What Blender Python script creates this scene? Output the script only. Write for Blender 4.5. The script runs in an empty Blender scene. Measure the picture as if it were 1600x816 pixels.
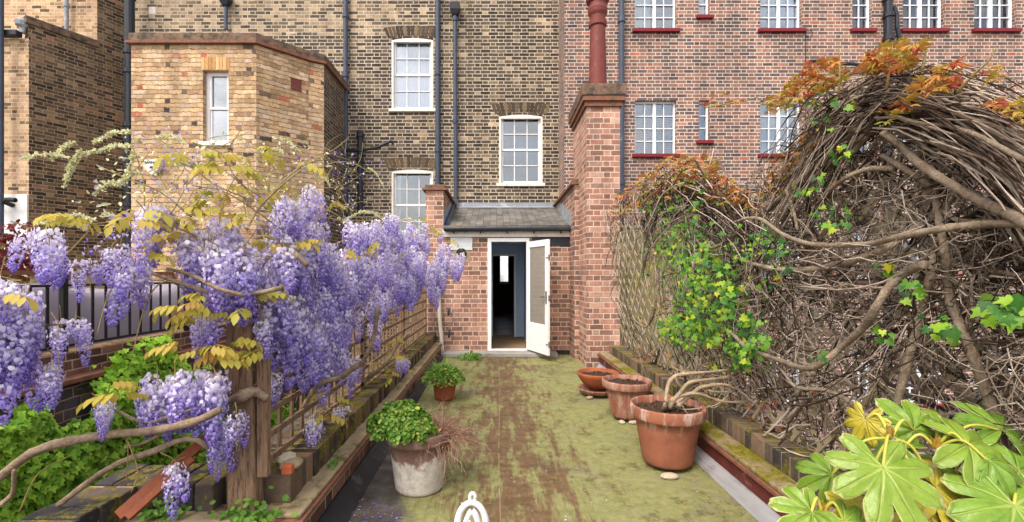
import bpy, math, random
import numpy as np
from mathutils import Vector
random.seed(7); R = np.random.default_rng(11)
scene = bpy.context.scene
COL = scene.collection
F = 711.0; VX = 776.0; HY = 430.0; EYE = 1.5
def P(px, py, D): return ((px-VX)*D/F, D, EYE-(py-HY)*D/F)
def PX(px, py, X): return P(px, py, F*X/(px-VX))

# ------------------------------------------------------------------ mesh builder
class MB:
    def __init__(s): s.v=[]; s.q=[]; s.t=[]; s.a=[]; s.n=0; s.extra={}
    def add(s, v, quads=None, tris=None, rnd=0.5):
        v=np.asarray(v,float).reshape(-1,3); s.v.append(v)
        r=np.empty(len(v)); r[:]=rnd; s.a.append(r)
        if quads is not None and len(quads): s.q.append(np.asarray(quads,int).reshape(-1,4)+s.n)
        if tris is not None and len(tris): s.t.append(np.asarray(tris,int).reshape(-1,3)+s.n)
        s.n+=len(v); return s
    def build(s, name, mat, parent=None, smooth=False, loc=None, bevel=0):
        V=np.concatenate(s.v); A=np.concatenate(s.a)
        o0=np.array(origin(parent) if loc is None else loc); V=V-o0
        q=np.concatenate(s.q) if s.q else np.zeros((0,4),int)
        t=np.concatenate(s.t) if s.t else np.zeros((0,3),int)
        me=bpy.data.meshes.new(name)
        me.vertices.add(len(V)); me.vertices.foreach_set('co',V.astype(np.float32).ravel())
        li=np.concatenate([q.ravel(),t.ravel()]).astype(np.int32)
        me.loops.add(len(li)); me.loops.foreach_set('vertex_index',li)
        st=np.concatenate([np.arange(len(q))*4, len(q)*4+np.arange(len(t))*3]).astype(np.int32)
        me.polygons.add(len(st)); me.polygons.foreach_set('loop_start',st)
        me.update(calc_edges=True); me.validate()
        me.polygons.foreach_set('use_smooth',np.full(len(me.polygons),smooth,bool))
        at=me.attributes.new('rnd','FLOAT','POINT'); at.data.foreach_set('value',A.astype(np.float32))
        W=V+o0
        def fuv(f):
            c=W[f]; n=np.cross(c[:,1]-c[:,0],c[:,2]-c[:,0]); n/=np.maximum(np.linalg.norm(n,axis=1,keepdims=True),1e-12)
            hz=np.abs(n[:,2])>.72; h=np.maximum(np.hypot(n[:,0],n[:,1]),1e-9)
            tx=np.where(hz,0,-n[:,1]/h); ty=np.where(hz,1,n[:,0]/h)
            u=c[:,:,0]*tx[:,None]+c[:,:,1]*ty[:,None]
            sl=np.where(h>.2,1/np.maximum(h,.2),1)
            v=np.where(hz[:,None],c[:,:,0],c[:,:,2]*sl[:,None])
            return np.stack([u,v],-1).reshape(-1,2)
        uv=np.concatenate([fuv(q),fuv(t)]) if len(q) or len(t) else np.zeros((0,2))
        if len(uv)==len(me.loops):
            l=me.uv_layers.new(name='UVMap'); l.data.foreach_set('uv',uv.astype(np.float32).ravel())
        for k,arr in s.extra.items():
            x=me.attributes.new(k,'FLOAT','POINT'); x.data.foreach_set('value',np.concatenate(arr).astype(np.float32))
        me.materials.append(mat)
        o=bpy.data.objects.new(name,me); COL.objects.link(o)
        if parent: o.parent=parent
        elif loc is not None: o.location=loc
        if bevel:
            b=o.modifiers.new('bevel','BEVEL'); b.width=bevel; b.segments=2; b.limit_method='ANGLE'
        return o
def origin(o):
    p=np.zeros(3)
    while o is not None: p=p+np.array(o.location); o=o.parent
    return p
def thing(name,label,cat,loc=(0,0,0),group=None):
    o=bpy.data.objects.new(name,None); COL.objects.link(o); o.location=loc; o.empty_display_size=.1
    return tag(o,label,cat,group)
def tag(o,label,cat,group=None):
    o['label']=label; o['category']=cat
    if group: o['group']=group
    return o
def struct(o): o['kind']='structure'; return o
def stuff(o): o['kind']='stuff'; return o
BQ=[(0,3,2,1),(4,5,6,7),(0,1,5,4),(1,2,6,5),(2,3,7,6),(3,0,4,7)]
def box(mb,x0,x1,y0,y1,z0,z1,rnd=.5):
    return mb.add([(x0,y0,z0),(x1,y0,z0),(x1,y1,z0),(x0,y1,z0),(x0,y0,z1),(x1,y0,z1),(x1,y1,z1),(x0,y1,z1)],BQ,rnd=rnd)
class Fr:                         # a wall's frame: u along it, v up, d outwards
    def __init__(s,p0,p1):
        s.o=np.array([p0[0],p0[1],0.]); d=np.array([p1[0]-p0[0],p1[1]-p0[1],0.]); s.L=np.linalg.norm(d); s.t=d/s.L
        s.n=np.array([s.t[1],-s.t[0],0.]); s.z=np.array([0,0,1.])
    def p(s,u,v,d): return s.o+s.t*u+s.z*v+s.n*d
def fbox(mb,fr,u0,u1,v0,v1,d0,d1,rnd=.5):
    return mb.add([fr.p(u0,v0,d1),fr.p(u1,v0,d1),fr.p(u1,v0,d0),fr.p(u0,v0,d0),fr.p(u0,v1,d1),fr.p(u1,v1,d1),fr.p(u1,v1,d0),fr.p(u0,v1,d0)],BQ,rnd=rnd)
def bar(mb,a,b,w,h,rnd=.5,up=(0,0,1)):
    a=np.array(a,float); b=np.array(b,float); d=b-a; d/=np.linalg.norm(d); up=np.array(up,float)
    s=np.cross(d,up); s/=np.linalg.norm(s); u=np.cross(s,d)
    c=[]
    for e in (a,b):
        for i,j in ((-1,-1),(1,-1),(1,1),(-1,1)): c.append(e+s*i*w/2+u*j*h/2)
    return mb.add(c,[(0,1,2,3),(7,6,5,4),(4,5,1,0),(5,6,2,1),(6,7,3,2),(7,4,0,3)],rnd=rnd)
def wallface(mb,fr,z0,z1,ops,depth):
    us=sorted({0,fr.L,*[o[0] for o in ops],*[o[1] for o in ops]}); vs=sorted({z0,z1,*[o[2] for o in ops],*[o[3] for o in ops]})
    for i in range(len(us)-1):
        for j in range(len(vs)-1):
            u=(us[i]+us[i+1])/2; v=(vs[j]+vs[j+1])/2
            if any(o[0]<u<o[1] and o[2]<v<o[3] for o in ops): continue
            mb.add([fr.p(us[i],vs[j],0),fr.p(us[i+1],vs[j],0),fr.p(us[i+1],vs[j+1],0),fr.p(us[i],vs[j+1],0)],[(0,1,2,3)])
    for a,b,c,d in ops:
        for (q,r) in (((a,c),(b,c)),((b,c),(b,d)),((b,d),(a,d)),((a,d),(a,c))):
            mb.add([fr.p(*q,0),fr.p(*r,0),fr.p(*r,-depth),fr.p(*q,-depth)],[(3,2,1,0)])
def catmull(pts,n=6):
    p=np.array(pts,float)
    if len(p)<3: 
        return np.linspace(p[0],p[-1],n+1)
    p=np.vstack([2*p[0]-p[1],p,2*p[-1]-p[-2]]); out=[]
    for i in range(1,len(p)-2):
        for t in np.linspace(0,1,n,endpoint=False):
            a,b,c,d=p[i-1],p[i],p[i+1],p[i+2]
            out.append(.5*((2*b)+(c-a)*t+(2*a-5*b+4*c-d)*t*t+(3*b-a-3*c+d)*t**3))
    out.append(p[-2]); return np.array(out)
def tubes(mb,Pn,Rn,sides=5,rnd=None,cap=True):
    """n tubes at once: Pn (n,k,3), Rn (n,k)"""
    Pn=np.asarray(Pn,float); Rn=np.asarray(Rn,float); n,k,_=Pn.shape
    T=np.gradient(Pn,axis=1); T/=np.maximum(np.linalg.norm(T,axis=2,keepdims=True),1e-9)
    ref=np.where(np.abs(T[:,:1,2:3]).mean(1,keepdims=True)>.8,np.array([1.,0,0]),np.array([0,0,1.]))
    ref=np.broadcast_to(ref,T.shape)
    S=np.cross(T,ref); S/=np.maximum(np.linalg.norm(S,axis=2,keepdims=True),1e-9); U=np.cross(S,T)
    an=np.arange(sides)/sides*2*np.pi
    V=Pn[:,:,None]+Rn[:,:,None,None]*(S[:,:,None]*np.cos(an)[None,None,:,None]+U[:,:,None]*np.sin(an)[None,None,:,None])
    base=(np.arange(n)*k*sides)[:,None,None]; kk=(np.arange(k-1)*sides)[None,:,None]; ss=np.arange(sides)[None,None,:]; s2=(ss+1)%sides
    q=np.stack([base+kk+ss,base+kk+s2,base+kk+sides+s2,base+kk+sides+ss],-1).reshape(-1,4)
    r=.5 if rnd is None else np.repeat(rnd,k*sides)
    t=[]
    if cap:
        for s in range(1,sides-1): t.append(np.stack([base[:,0,0],base[:,0,0]+s+1,base[:,0,0]+s],-1)); e=base[:,0,0]+(k-1)*sides; t.append(np.stack([e,e+s,e+s+1],-1))
        t=np.concatenate(t)
    mb.add(V.reshape(-1,3),q,t if cap else None,rnd=r); return mb
def tube(mb,pts,r,sides=8,n=5,smooth=True,rnd=.5,wob=0):
    p=catmull(pts,n) if smooth else np.array(pts,float)
    rr=np.interp(np.linspace(0,1,len(p)),np.linspace(0,1,len(r)) if hasattr(r,'__len__') else [0,1],r if hasattr(r,'__len__') else [r,r])
    if wob: rr=rr*(1+R.normal(0,wob,len(rr)))
    return tubes(mb,p[None],rr[None],sides,rnd=np.array([rnd]))
def lathe(mb,prof,c,n=40,rnd=.5):
    prof=np.array(prof,float); an=np.arange(n)/n*2*np.pi; k=len(prof)
    V=np.stack([c[0]+prof[:,0,None]*np.cos(an),c[1]+prof[:,0,None]*np.sin(an),np.broadcast_to(c[2]+prof[:,1,None],(k,n))],-1).reshape(-1,3)
    q=[(i*n+j,i*n+(j+1)%n,(i+1)*n+(j+1)%n,(i+1)*n+j) for i in range(k-1) for j in range(n)]
    return mb.add(V,q,rnd=rnd)
def blob(mb,c,r,sub=2,amp=.15,rnd=.5,seed=0):
    import bmesh
    bm=bmesh.new(); bmesh.ops.create_icosphere(bm,subdivisions=sub,radius=1)
    rg=np.random.default_rng(seed); K=rg.normal(0,1,(5,3))*1.6; ph=rg.uniform(0,6,5)
    v=np.array([x.co[:] for x in bm.verts]); f=np.array([[x.index for x in y.verts] for y in bm.faces]); bm.free()
    s=1+amp*np.sin(v@K.T+ph).mean(1)*2
    return mb.add(v*s[:,None]*np.array(r)+np.array(c),tris=f,rnd=rnd)
def norm(a): return a/np.maximum(np.linalg.norm(a,axis=-1,keepdims=True),1e-9)
def basis(nrm,tip):
    """columns X,Y(tip),Z(normal)"""
    z=norm(nrm); y=norm(tip-(tip*z).sum(-1,keepdims=True)*z); x=np.cross(y,z)
    return np.stack([x,y,z],-1)
def inst(mb,TV,loc,B,scale,tq=None,tt=None,rnd=None,trnd=None):
    TV=np.asarray(TV,float); n=len(loc); k=len(TV)
    V=np.einsum('nij,kj->nki',B,TV)*np.asarray(scale).reshape(-1,1,1)+np.asarray(loc)[:,None]
    off=(np.arange(n)*k)[:,None,None]
    q=(np.asarray(tq)[None]+off).reshape(-1,4) if tq is not None else None
    t=(np.asarray(tt)[None]+off).reshape(-1,3) if tt is not None else None
    r=np.repeat(rnd if rnd is not None else R.random(n),k)
    if trnd is not None: r=np.clip(r+np.tile(trnd,n),0,1)
    mb.add(V.reshape(-1,3),q,t,rnd=r); return mb
def inpoly(px,py,poly):
    c=False; j=len(poly)-1
    for i in range(len(poly)):
        xi,yi=poly[i]; xj,yj=poly[j]
        if (yi>py)!=(yj>py) and px<(xj-xi)*(py-yi)/(yj-yi)+xi: c=not c
        j=i
    return c

# ------------------------------------------------------------------ materials
def S(r,g,b):
    f=lambda c:(c/255/12.92 if c/255<=.04045 else ((c/255+.055)/1.055)**2.4)
    return (f(r),f(g),f(b),1)
class NT:
    def __init__(s,name):
        s.m=bpy.data.materials.new(name); s.m.use_nodes=True; s.t=s.m.node_tree; s.t.nodes.clear()
        s.out=s.t.nodes.new('ShaderNodeOutputMaterial')
    def n(s,ty,ins=None,**kw):
        x=s.t.nodes.new(ty)
        for k,v in kw.items(): setattr(x,k,v)
        for k,v in (ins or {}).items(): s.set(x.inputs[k],v)
        return x
    def set(s,i,v):
        if isinstance(v,bpy.types.NodeSocket): s.t.links.new(v,i)
        elif isinstance(v,bpy.types.Node): s.t.links.new(v.outputs[0],i)
        else: i.default_value=v
    def math(s,op,a,b=0.,c=None,clamp=False):
        x=s.t.nodes.new('ShaderNodeMath'); x.operation=op; x.use_clamp=clamp; s.set(x.inputs[0],a); s.set(x.inputs[1],b)
        if c is not None: s.set(x.inputs[2],c)
        return x.outputs[0]
    def ramp(s,fac,stops,interp='LINEAR'):
        x=s.t.nodes.new('ShaderNodeValToRGB'); e=x.color_ramp.elements; x.color_ramp.interpolation=interp
        while len(e)<len(stops): e.new(.5)
        for i,(p,c) in enumerate(stops): e[i].position=p; e[i].color=c if len(c)==4 else (*c,1)
        s.set(x.inputs[0],fac); return x.outputs[0]
    def mix(s,fac,a,b,mode='MIX'):
        x=s.t.nodes.new('ShaderNodeMix'); x.data_type='RGBA'; x.blend_type=mode; s.set(x.inputs[0],fac); s.set(x.inputs[6],a); s.set(x.inputs[7],b); return x.outputs[2]
    def sm(s,x,a,b):
        m=s.t.nodes.new('ShaderNodeMapRange'); m.interpolation_type='SMOOTHSTEP'; s.set(m.inputs[0],x); m.inputs[1].default_value=a; m.inputs[2].default_value=b; return m.outputs[0]
    def noise(s,scale,detail=4,rough=.6,co=None,sc=(1,1,1)):
        if co is None: co=s.co()
        if sc!=(1,1,1):
            mp=s.n('ShaderNodeMapping',{'Vector':co}); mp.inputs['Scale'].default_value=sc; co=mp.outputs[0]
        return s.n('ShaderNodeTexNoise',{'Vector':co,'Scale':scale,'Detail':detail,'Roughness':rough}).outputs['Fac']
    def co(s):
        if not hasattr(s,'_c'): s._c=s.n('ShaderNodeNewGeometry').outputs['Position']
        return s._c
    def oco(s):
        if not hasattr(s,'_o'): s._o=s.n('ShaderNodeTexCoord').outputs['Object']
        return s._o
    def rnd(s,name='rnd'): return s.n('ShaderNodeAttribute',attribute_name=name).outputs['Fac']
    def bsdf(s,col,rough=.7,bump=None,bs=.3,bd=.01,spec=.3,metal=0,trans=0):
        b=s.n('ShaderNodeBsdfPrincipled',{'Base Color':col,'Roughness':rough,'Specular IOR Level':spec,'Metallic':metal})
        if bump is not None:
            s.set(b.inputs['Normal'],s.n('ShaderNodeBump',{'Height':bump,'Strength':bs,'Distance':bd}).outputs[0])
        o=b.outputs[0]
        if trans:
            tl=s.n('ShaderNodeBsdfTranslucent',{'Color':col}); o=s.n('ShaderNodeMixShader',{0:trans,1:o,2:tl}).outputs[0]
        s.set(s.out.inputs[0],o); return s.m
def desat(c,k=.80):
    g=.3*c[0]+.6*c[1]+.1*c[2]; return tuple(g+(x-g)*k for x in c[:3])+(1,)
def brick(name,stops,mortar,ch=.075,st=.225,hd=.1125,mw=.011,seed=0,soot=None,light=None,jit=.5,irr=.006,hshift=0.,bulk=None,moss=0,mvar=.25,bed_shade=None):
    k=.84 if 'yellow' in name else .9 if 'chimney' in name else .8
    stops=[(p,desat(c,k)) for p,c in stops]; mortar=desat(mortar)
    s=NT(name); uvn=s.n('ShaderNodeUVMap',uv_map='UVMap'); uv=uvn.outputs[0]
    nz=s.n('ShaderNodeTexNoise',{'Vector':uv,'Scale':11.,'Detail':4.,'Roughness':.65}).outputs['Color']
    off=s.n('ShaderNodeVectorMath',{0:nz,1:(.5,.5,.5)},operation='SUBTRACT').outputs[0]
    off=s.n('ShaderNodeVectorMath',{0:off,'Scale':irr*4},operation='SCALE').outputs[0]
    uvd=s.n('ShaderNodeVectorMath',{0:uv,1:off},operation='ADD').outputs[0]
    sp=s.n('ShaderNodeSeparateXYZ',{0:uvd}); u,v=sp.outputs[0],sp.outputs[1]
    vr=s.math('DIVIDE',v,ch); row=s.math('FLOOR',vr); fv=s.math('MULTIPLY',s.math('FRACT',vr),ch)
    per=st+hd; sf=st/per
    rn=s.n('ShaderNodeTexWhiteNoise',{'W':row},noise_dimensions='1D').outputs[0]
    uu=s.math('ADD',s.math('DIVIDE',u,per),s.math('ADD',s.math('MULTIPLY',s.math('FLOORED_MODULO',row,2.),.5),s.math('MULTIPLY',rn,.08)))
    cell=s.math('FLOOR',uu); fu=s.math('FRACT',uu); h=s.math('GREATER_THAN',fu,sf)
    lo=s.math('MULTIPLY',s.math('SUBTRACT',fu,s.math('MULTIPLY',h,sf)),per)
    w=s.math('MULTIPLY',s.math('ADD',sf,s.math('MULTIPLY',h,1-2*sf)),per)
    d=s.math('MINIMUM',s.math('MINIMUM',lo,s.math('SUBTRACT',w,lo)),s.math('MINIMUM',fv,s.math('SUBTRACT',ch,fv)))
    fac=s.sm(d,mw*.5-.003,mw*.5+.003)
    idx=s.math('ADD',s.math('MULTIPLY',cell,2.),h)
    cv=s.n('ShaderNodeCombineXYZ',{0:idx,1:row,2:float(seed)})
    wn=s.n('ShaderNodeTexWhiteNoise',{'Vector':cv.outputs[0]},noise_dimensions='3D'); r0=wn.outputs[0]
    sc=s.n('ShaderNodeSeparateColor',{0:wn.outputs[1]})
    big=s.noise(.9,5,.65)
    rr=s.math('ADD',r0,s.math('MULTIPLY',s.math('SUBTRACT',big,.5),soot if soot else 0.))
    if hshift: rr=s.math('ADD',rr,s.math('MULTIPLY',h,hshift))
    if light:   # (z threshold, x limit, amount): an area rebuilt in paler bricks
        ps=s.n('ShaderNodeSeparateXYZ',{0:s.co()})
        zz=s.math('GREATER_THAN',s.math('ADD',ps.outputs[2],s.math('MULTIPLY',big,.3)),light[0])
        xx=s.math('LESS_THAN',s.math('ADD',ps.outputs[0],s.math('MULTIPLY',s.noise(3.),.6)),light[1])
        rr=s.math('ADD',rr,s.math('MULTIPLY',s.math('MULTIPLY',zz,xx),light[2]))
    rr=s.math('MINIMUM',s.math('MAXIMUM',rr,0.),1.)
    col=s.ramp(rr,stops)
    fine=s.noise(17,7,.8)
    k=s.math('ADD',s.math('MULTIPLY',sc.outputs[1],jit),s.math('ADD',1-jit*.65,s.math('MULTIPLY',s.math('SUBTRACT',fine,.5),1.3)))
    col=s.mix(1.,col,s.n('ShaderNodeCombineXYZ',{0:k,1:k,2:k}).outputs[0],'MULTIPLY')
    stn=s.sm(s.noise(1.,6,.7,sc=(2.2,2.2,.28)),.3,.72); stn2=s.sm(s.noise(2.1,5,.75),.34,.62)
    kk=s.math('MULTIPLY',s.math('MULTIPLY_ADD',stn,.34,.78),s.math('MULTIPLY_ADD',stn2,.22,.86))
    mk=s.math('ADD',1-mvar,s.math('MULTIPLY',s.noise(3.3,5,.7),mvar*2))
    mc=s.mix(1.,mortar,s.n('ShaderNodeCombineXYZ',{0:mk,1:mk,2:mk}).outputs[0],'MULTIPLY')
    if bed_shade: mc=s.mix(s.sm(s.math('MINIMUM',fv,s.math('SUBTRACT',ch,fv)),mw*.5-.002,mw*.5+.003),bed_shade,mc)  # shadow of the recessed bed joints, put into the mortar colour
    col=s.mix(fac,mc,col)
    col=s.mix(1.,col,s.n('ShaderNodeCombineXYZ',{0:kk,1:kk,2:kk}).outputs[0],'MULTIPLY')
    if bulk: col=s.mix(s.math('MULTIPLY',s.sm(s.noise(.55,6,.7),.52,.68),bulk[1]),col,bulk[0])
    if moss:
        gn=s.n('ShaderNodeSeparateXYZ',{0:s.n('ShaderNodeNewGeometry').outputs['Normal']}).outputs[2]
        mm=s.math('MULTIPLY',s.sm(s.math('ADD',s.noise(6,6,.75),s.math('MULTIPLY',gn,.12)),.52,.62),moss)
        col=s.mix(mm,col,s.ramp(s.noise(40),[(.3,S(70,62,20)),(.7,S(140,130,45))]))
    hgt=s.math('ADD',s.math('MULTIPLY',fac,1.),s.math('MULTIPLY',fine,.5))
    return s.bsdf(col,.88,hgt,.5,.008,.2)
DKS=[(0,S(60,52,47)),(.35,S(78,67,58)),(.62,S(93,80,66)),(.82,S(109,92,72)),(.94,S(138,114,80)),(1,S(172,146,112))]
M={}
M['main']=brick('sooty_stock_brick',DKS,S(186,170,146),seed=1,soot=.7,light=(7.28,-2.0,.42),jit=.4,hshift=.03,ch=.082,st=.24,hd=.125,mw=.0175,irr=.006,bulk=(S(104,90,74),.3))
YLS=[(0,S(78,68,60)),(.04,S(118,98,78)),(.08,S(168,134,96)),(.3,S(186,148,102)),(.55,S(198,162,114)),(.8,S(206,174,132)),(.96,S(190,164,140)),(.99,S(176,116,86)),(1,S(190,92,62))]
M['bay']=brick('yellow_stock_brick',YLS,S(186,156,118),seed=2,soot=.25,jit=.34,irr=.02,ch=.084,st=.225,hd=.1125,mw=.012,bed_shade=S(104,80,58),bulk=(S(164,146,124),.4))  # dark horizontal joints paint in the shadow line under each course
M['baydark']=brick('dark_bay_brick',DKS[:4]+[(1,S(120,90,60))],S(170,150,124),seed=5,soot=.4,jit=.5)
M['flank']=brick('brown_stock_brick',[(0,S(56,46,38)),(.35,S(90,71,52)),(.65,S(116,91,62)),(.9,S(138,110,76)),(1,S(150,100,70))],S(160,138,108),seed=3,soot=.5,jit=.4,hd=.11)
M['pale']=brick('pale_stock_brick',[(0,S(92,74,58)),(.15,S(160,122,82)),(.5,S(196,154,108)),(.85,S(206,170,126)),(1,S(188,140,110))],S(204,184,150),seed=4,soot=.3,jit=.3)
M['red']=brick('red_flemish_brick',[(0,S(88,72,72)),(.3,S(110,86,80)),(.5,S(130,92,78)),(.75,S(144,98,80)),(.93,S(158,110,88)),(1,S(174,92,64))],S(196,182,168),seed=6,soot=.6,jit=.26,irr=.003,mw=.014,hshift=-.08,mvar=.12)
M['ext']=brick('orange_red_brick',[(0,S(112,86,76)),(.3,S(146,102,84)),(.6,S(166,114,92)),(.85,S(184,136,112)),(1,S(132,104,92))],S(206,180,156),ch=.088,mw=.013,seed=8,soot=.35,jit=.32,irr=.004,hshift=-.05,bulk=(S(186,140,110),.25))
M['stack']=brick('chimney_brick',[(0,S(128,94,82)),(.35,S(164,114,94)),(.7,S(182,132,110)),(.9,S(196,156,134)),(1,S(148,112,98))],S(210,184,162),ch=.088,mw=.013,seed=9,soot=.3,jit=.25,irr=.004,bulk=(S(200,170,148),.35))
M['para']=brick('weathered_dark_brick',[(0,S(40,36,36)),(.4,S(66,58,54)),(.75,S(96,80,68)),(1,S(120,84,66))],S(134,120,100),ch=.078,st=.225,hd=.0,seed=10,soot=.4,jit=.4,moss=.8)
M['parared']=brick('parapet_face_brick',[(0,S(84,54,44)),(.5,S(116,72,56)),(1,S(138,92,70))],S(176,150,126),ch=.08,seed=12,soot=.4,jit=.4,moss=.25)
M['rowlock']=brick('rowlock_coping_brick',[(0,S(48,44,42)),(.5,S(82,70,62)),(1,S(120,92,74))],S(128,114,92),ch=.24,st=.085,hd=.0,mw=.012,seed=13,soot=.5,jit=.4,moss=.75)
M['blueb']=brick('blue_black_brick',[(0,S(46,46,52)),(.5,S(76,72,74)),(1,S(120,92,72))],S(150,118,90),ch=.085,seed=14,soot=.4,jit=.4,moss=.3,bulk=(S(124,96,72),.6))
def slate():
    return brick('roof_slate',[(0,S(96,94,90)),(.5,S(112,108,102)),(1,S(126,120,110))],S(66,64,62),ch=.13,st=.19,hd=0.,mw=.007,seed=20,soot=.5,jit=.14,irr=.003,bulk=(S(126,116,66),.6))
M['slate']=slate()
def simple(name,c,rough=.6,var=.15,scale=6,bump=.1,spec=.3,metal=0,c2=None,thr=(.5,.65),bd=.005,sc=(1,1,1)):
    s=NT(name); nz=s.noise(scale,6,.65,co=s.oco(),sc=sc)
    a=tuple(x*(1-var) for x in c[:3]); b=tuple(min(1,x*(1+var)) for x in c[:3])
    col=s.ramp(nz,[(.3,(*a,1)),(.7,(*b,1))])
    if c2: col=s.mix(s.sm(s.noise(scale*.7,7,.72,co=s.oco(),sc=sc),*thr),col,c2)
    return s.bsdf(col,rough,nz,bump,bd,spec,metal)
M['white']=simple('white_gloss_paint',S(226,226,226),.4,.05,9,.05,c2=S(190,186,178),thr=(.62,.75))
M['wsteel']=simple('white_steel_frame',S(226,230,236),.35,.03)
M['oldwhite']=simple('weathered_white_stone_sill',S(214,208,200),.7,.1,12,.2,c2=S(150,140,128),thr=(.58,.72))
M['black']=simple('black_pipe_paint',S(38,42,50),.42,.2,8,.1,c2=S(70,74,82),thr=(.6,.75))
M['blueblack']=simple('blue_grey_pipe_paint',S(62,70,86),.4,.2,8,.1,c2=S(110,116,124),thr=(.6,.75))
M['rail']=simple('black_railing_paint',S(24,24,27),.45,.2,10,.1)
M['lead']=simple('lead_sheet',S(136,142,150),.55,.2,5,.2,c2=S(180,184,186),thr=(.52,.7))
M['leadlt']=simple('lead_flashing_pale',S(188,192,196),.6,.12,4,.2,c2=S(134,136,140),thr=(.56,.7))
M['redsill']=simple('red_painted_sill',S(112,28,36),.5,.15,9,.1)
M['terraedge']=simple('terracotta_tile_edge',S(124,82,64),.8,.25,14,.3,c2=S(88,74,58),thr=(.5,.65))
M['cement']=simple('cement_ledge',S(150,132,104),.9,.25,9,.4,c2=S(104,96,56),thr=(.5,.62))
M['concrete']=simple('concrete_step',S(150,146,140),.85,.15,5,.2,c2=S(120,112,96),thr=(.52,.66))
M['chpot']=simple('red_chimney_clay',S(106,50,44),.6,.15,7,.1,c2=S(128,76,68),thr=(.55,.72))
M['glazed']=simple('sooty_cap_brick',S(110,88,72),.85,.4,10,.4,c2=S(66,60,54),thr=(.48,.6))
M['wood']=simple('grey_brown_wood',S(132,106,84),.88,.35,12,.7,c2=S(84,66,52),thr=(.5,.62),sc=(6,6,.7))
M['lat']=simple('weathered_lattice_wood',S(168,154,128),.85,.25,7,.3,c2=S(134,126,88),thr=(.52,.66))
M['plank']=simple('orange_brown_plank',S(122,60,28),.55,.25,9,.2,sc=(3,3,3))
M['soil']=simple('potting_soil',S(70,52,40),.95,.5,45,1.,c2=S(104,80,64),thr=(.55,.7),bd=.02)
M['cover']=simple('mauve_grey_fabric',S(132,124,134),.9,.06,3,.2)
M['stone']=simple('pale_stone',S(176,164,144),.85,.12,14,.3)
M['slab']=simple('tan_stone',S(150,132,104),.9,.2,14,.4)
M['orange']=simple('orange_brick_fragment',S(178,92,58),.85,.2,20,.4,c2=S(140,110,92),thr=(.52,.66))
M['statue']=simple('white_glazed_ceramic',S(212,212,216),.3,.04,5,.02,spec=.5)
M['bluewall']=simple('pale_blue_paint',S(176,198,222),.6,.03)
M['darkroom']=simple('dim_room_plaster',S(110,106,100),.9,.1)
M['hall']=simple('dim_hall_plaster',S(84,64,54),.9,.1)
M['wfloor']=simple('dark_timber_floor',S(134,78,48),.4,.3,4,.1,sc=(12,1,1))
M['mat']=simple('coir_mat',S(150,122,88),.95,.2,60,.5)
M['fanblk']=simple('black_plastic',S(28,28,30),.5,.1)
M['pipewhite']=simple('cream_white_pipe',S(206,200,188),.5,.08,9,.1,c2=S(160,148,128),thr=(.58,.72))
M['yard']=simple('yard_paving',S(120,114,106),.9,.2,2,.2)
M['brass']=simple('dull_metal',S(120,116,110),.35,.1,metal=.8)
M['blind']=simple('timber_blind',S(178,158,128),.6,.15,8,.1)
M['tarslab']=simple('asphalt_felt',S(72,68,66),.8,.3,5,.3,c2=S(104,100,98),thr=(.52,.66))
M['flashing']=simple('painted_upstand_grey',S(150,148,150),.6,.2,4,.2,c2=S(92,86,84),thr=(.48,.64),sc=(1,.5,3))
M['redband']=simple('dark_red_painted_band',S(92,42,38),.7,.3,6,.2,c2=S(134,118,108),thr=(.56,.68))
M['blackband']=simple('black_bitumen_upstand',S(40,40,42),.6,.3,5,.2,c2=S(84,82,80),thr=(.56,.7))
M['letter']=simple('dark_lettering',S(40,44,60),.5,.05)
def bark(name,a,b,c,sc=14,rw=.22):
    s=NT(name); n1=s.noise(sc,6,.7); r=s.rnd()
    n2=s.noise(sc*4.5,6,.8); n3=s.noise(2.2,3)
    col=s.ramp(s.math('ADD',s.math('MULTIPLY',s.math('ADD',n1,n2),.42),s.math('ADD',s.math('MULTIPLY_ADD',r,rw,.11-rw/2),s.math('MULTIPLY',s.math('SUBTRACT',n3,.5),.3))),[(.36,a),(.51,b),(.66,c)])
    col=s.mix(s.math('MULTIPLY',s.sm(s.noise(9,6,.8),.56,.66),.45),col,S(128,130,104))
    return s.bsdf(col,.92,s.math('ADD',n1,n2),.9,.012,.12)
M['bark']=bark('vine_bark',S(84,71,59),S(138,121,103),S(184,168,148))
M['twig']=bark('dry_twigs',S(62,50,43),S(128,111,98),S(188,172,158),3,.7)
M['wbark']=bark('wisteria_bark',S(90,74,62),S(144,124,104),S(184,164,142))
M['potbranch']=bark('pale_bare_branch',S(128,108,86),S(170,150,124),S(200,184,158))
M['drytwig']=bark('rust_dry_stems',S(104,74,62),S(148,110,94),S(186,154,134),4)
M['greentwig']=bark('fresh_vine_stems',S(110,92,60),S(156,136,88),S(176,162,104),4)
def leafm(name,stops,trans=.35,rough=.5,spec=.35,var=.12):
    s=NT(name); r=s.rnd(); r=s.math('ADD',r,s.math('MULTIPLY',s.math('SUBTRACT',s.noise(30,3),.5),var))
    return s.bsdf(s.ramp(r,stops),rough,spec=spec,trans=trans)
M['ivyL']=leafm('bright_ivy_leaf',[(0,S(64,108,24)),(.3,S(112,160,36)),(.65,S(152,198,54)),(1,S(186,218,80))])
M['ivyR']=leafm('ivy_leaf',[(0,S(28,74,24)),(.35,S(66,120,40)),(.65,S(116,160,44)),(.85,S(160,184,40)),(1,S(196,190,50))])
M['creep']=leafm('orange_creeper_leaf',[(0,S(120,130,50)),(.3,S(172,150,62)),(.55,S(186,130,64)),(.85,S(184,100,62)),(1,S(164,64,54))])
M['wleaf']=leafm('bronze_wisteria_leaf',[(0,S(160,162,64)),(.5,S(196,180,80)),(1,S(204,166,92))],.45)
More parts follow.
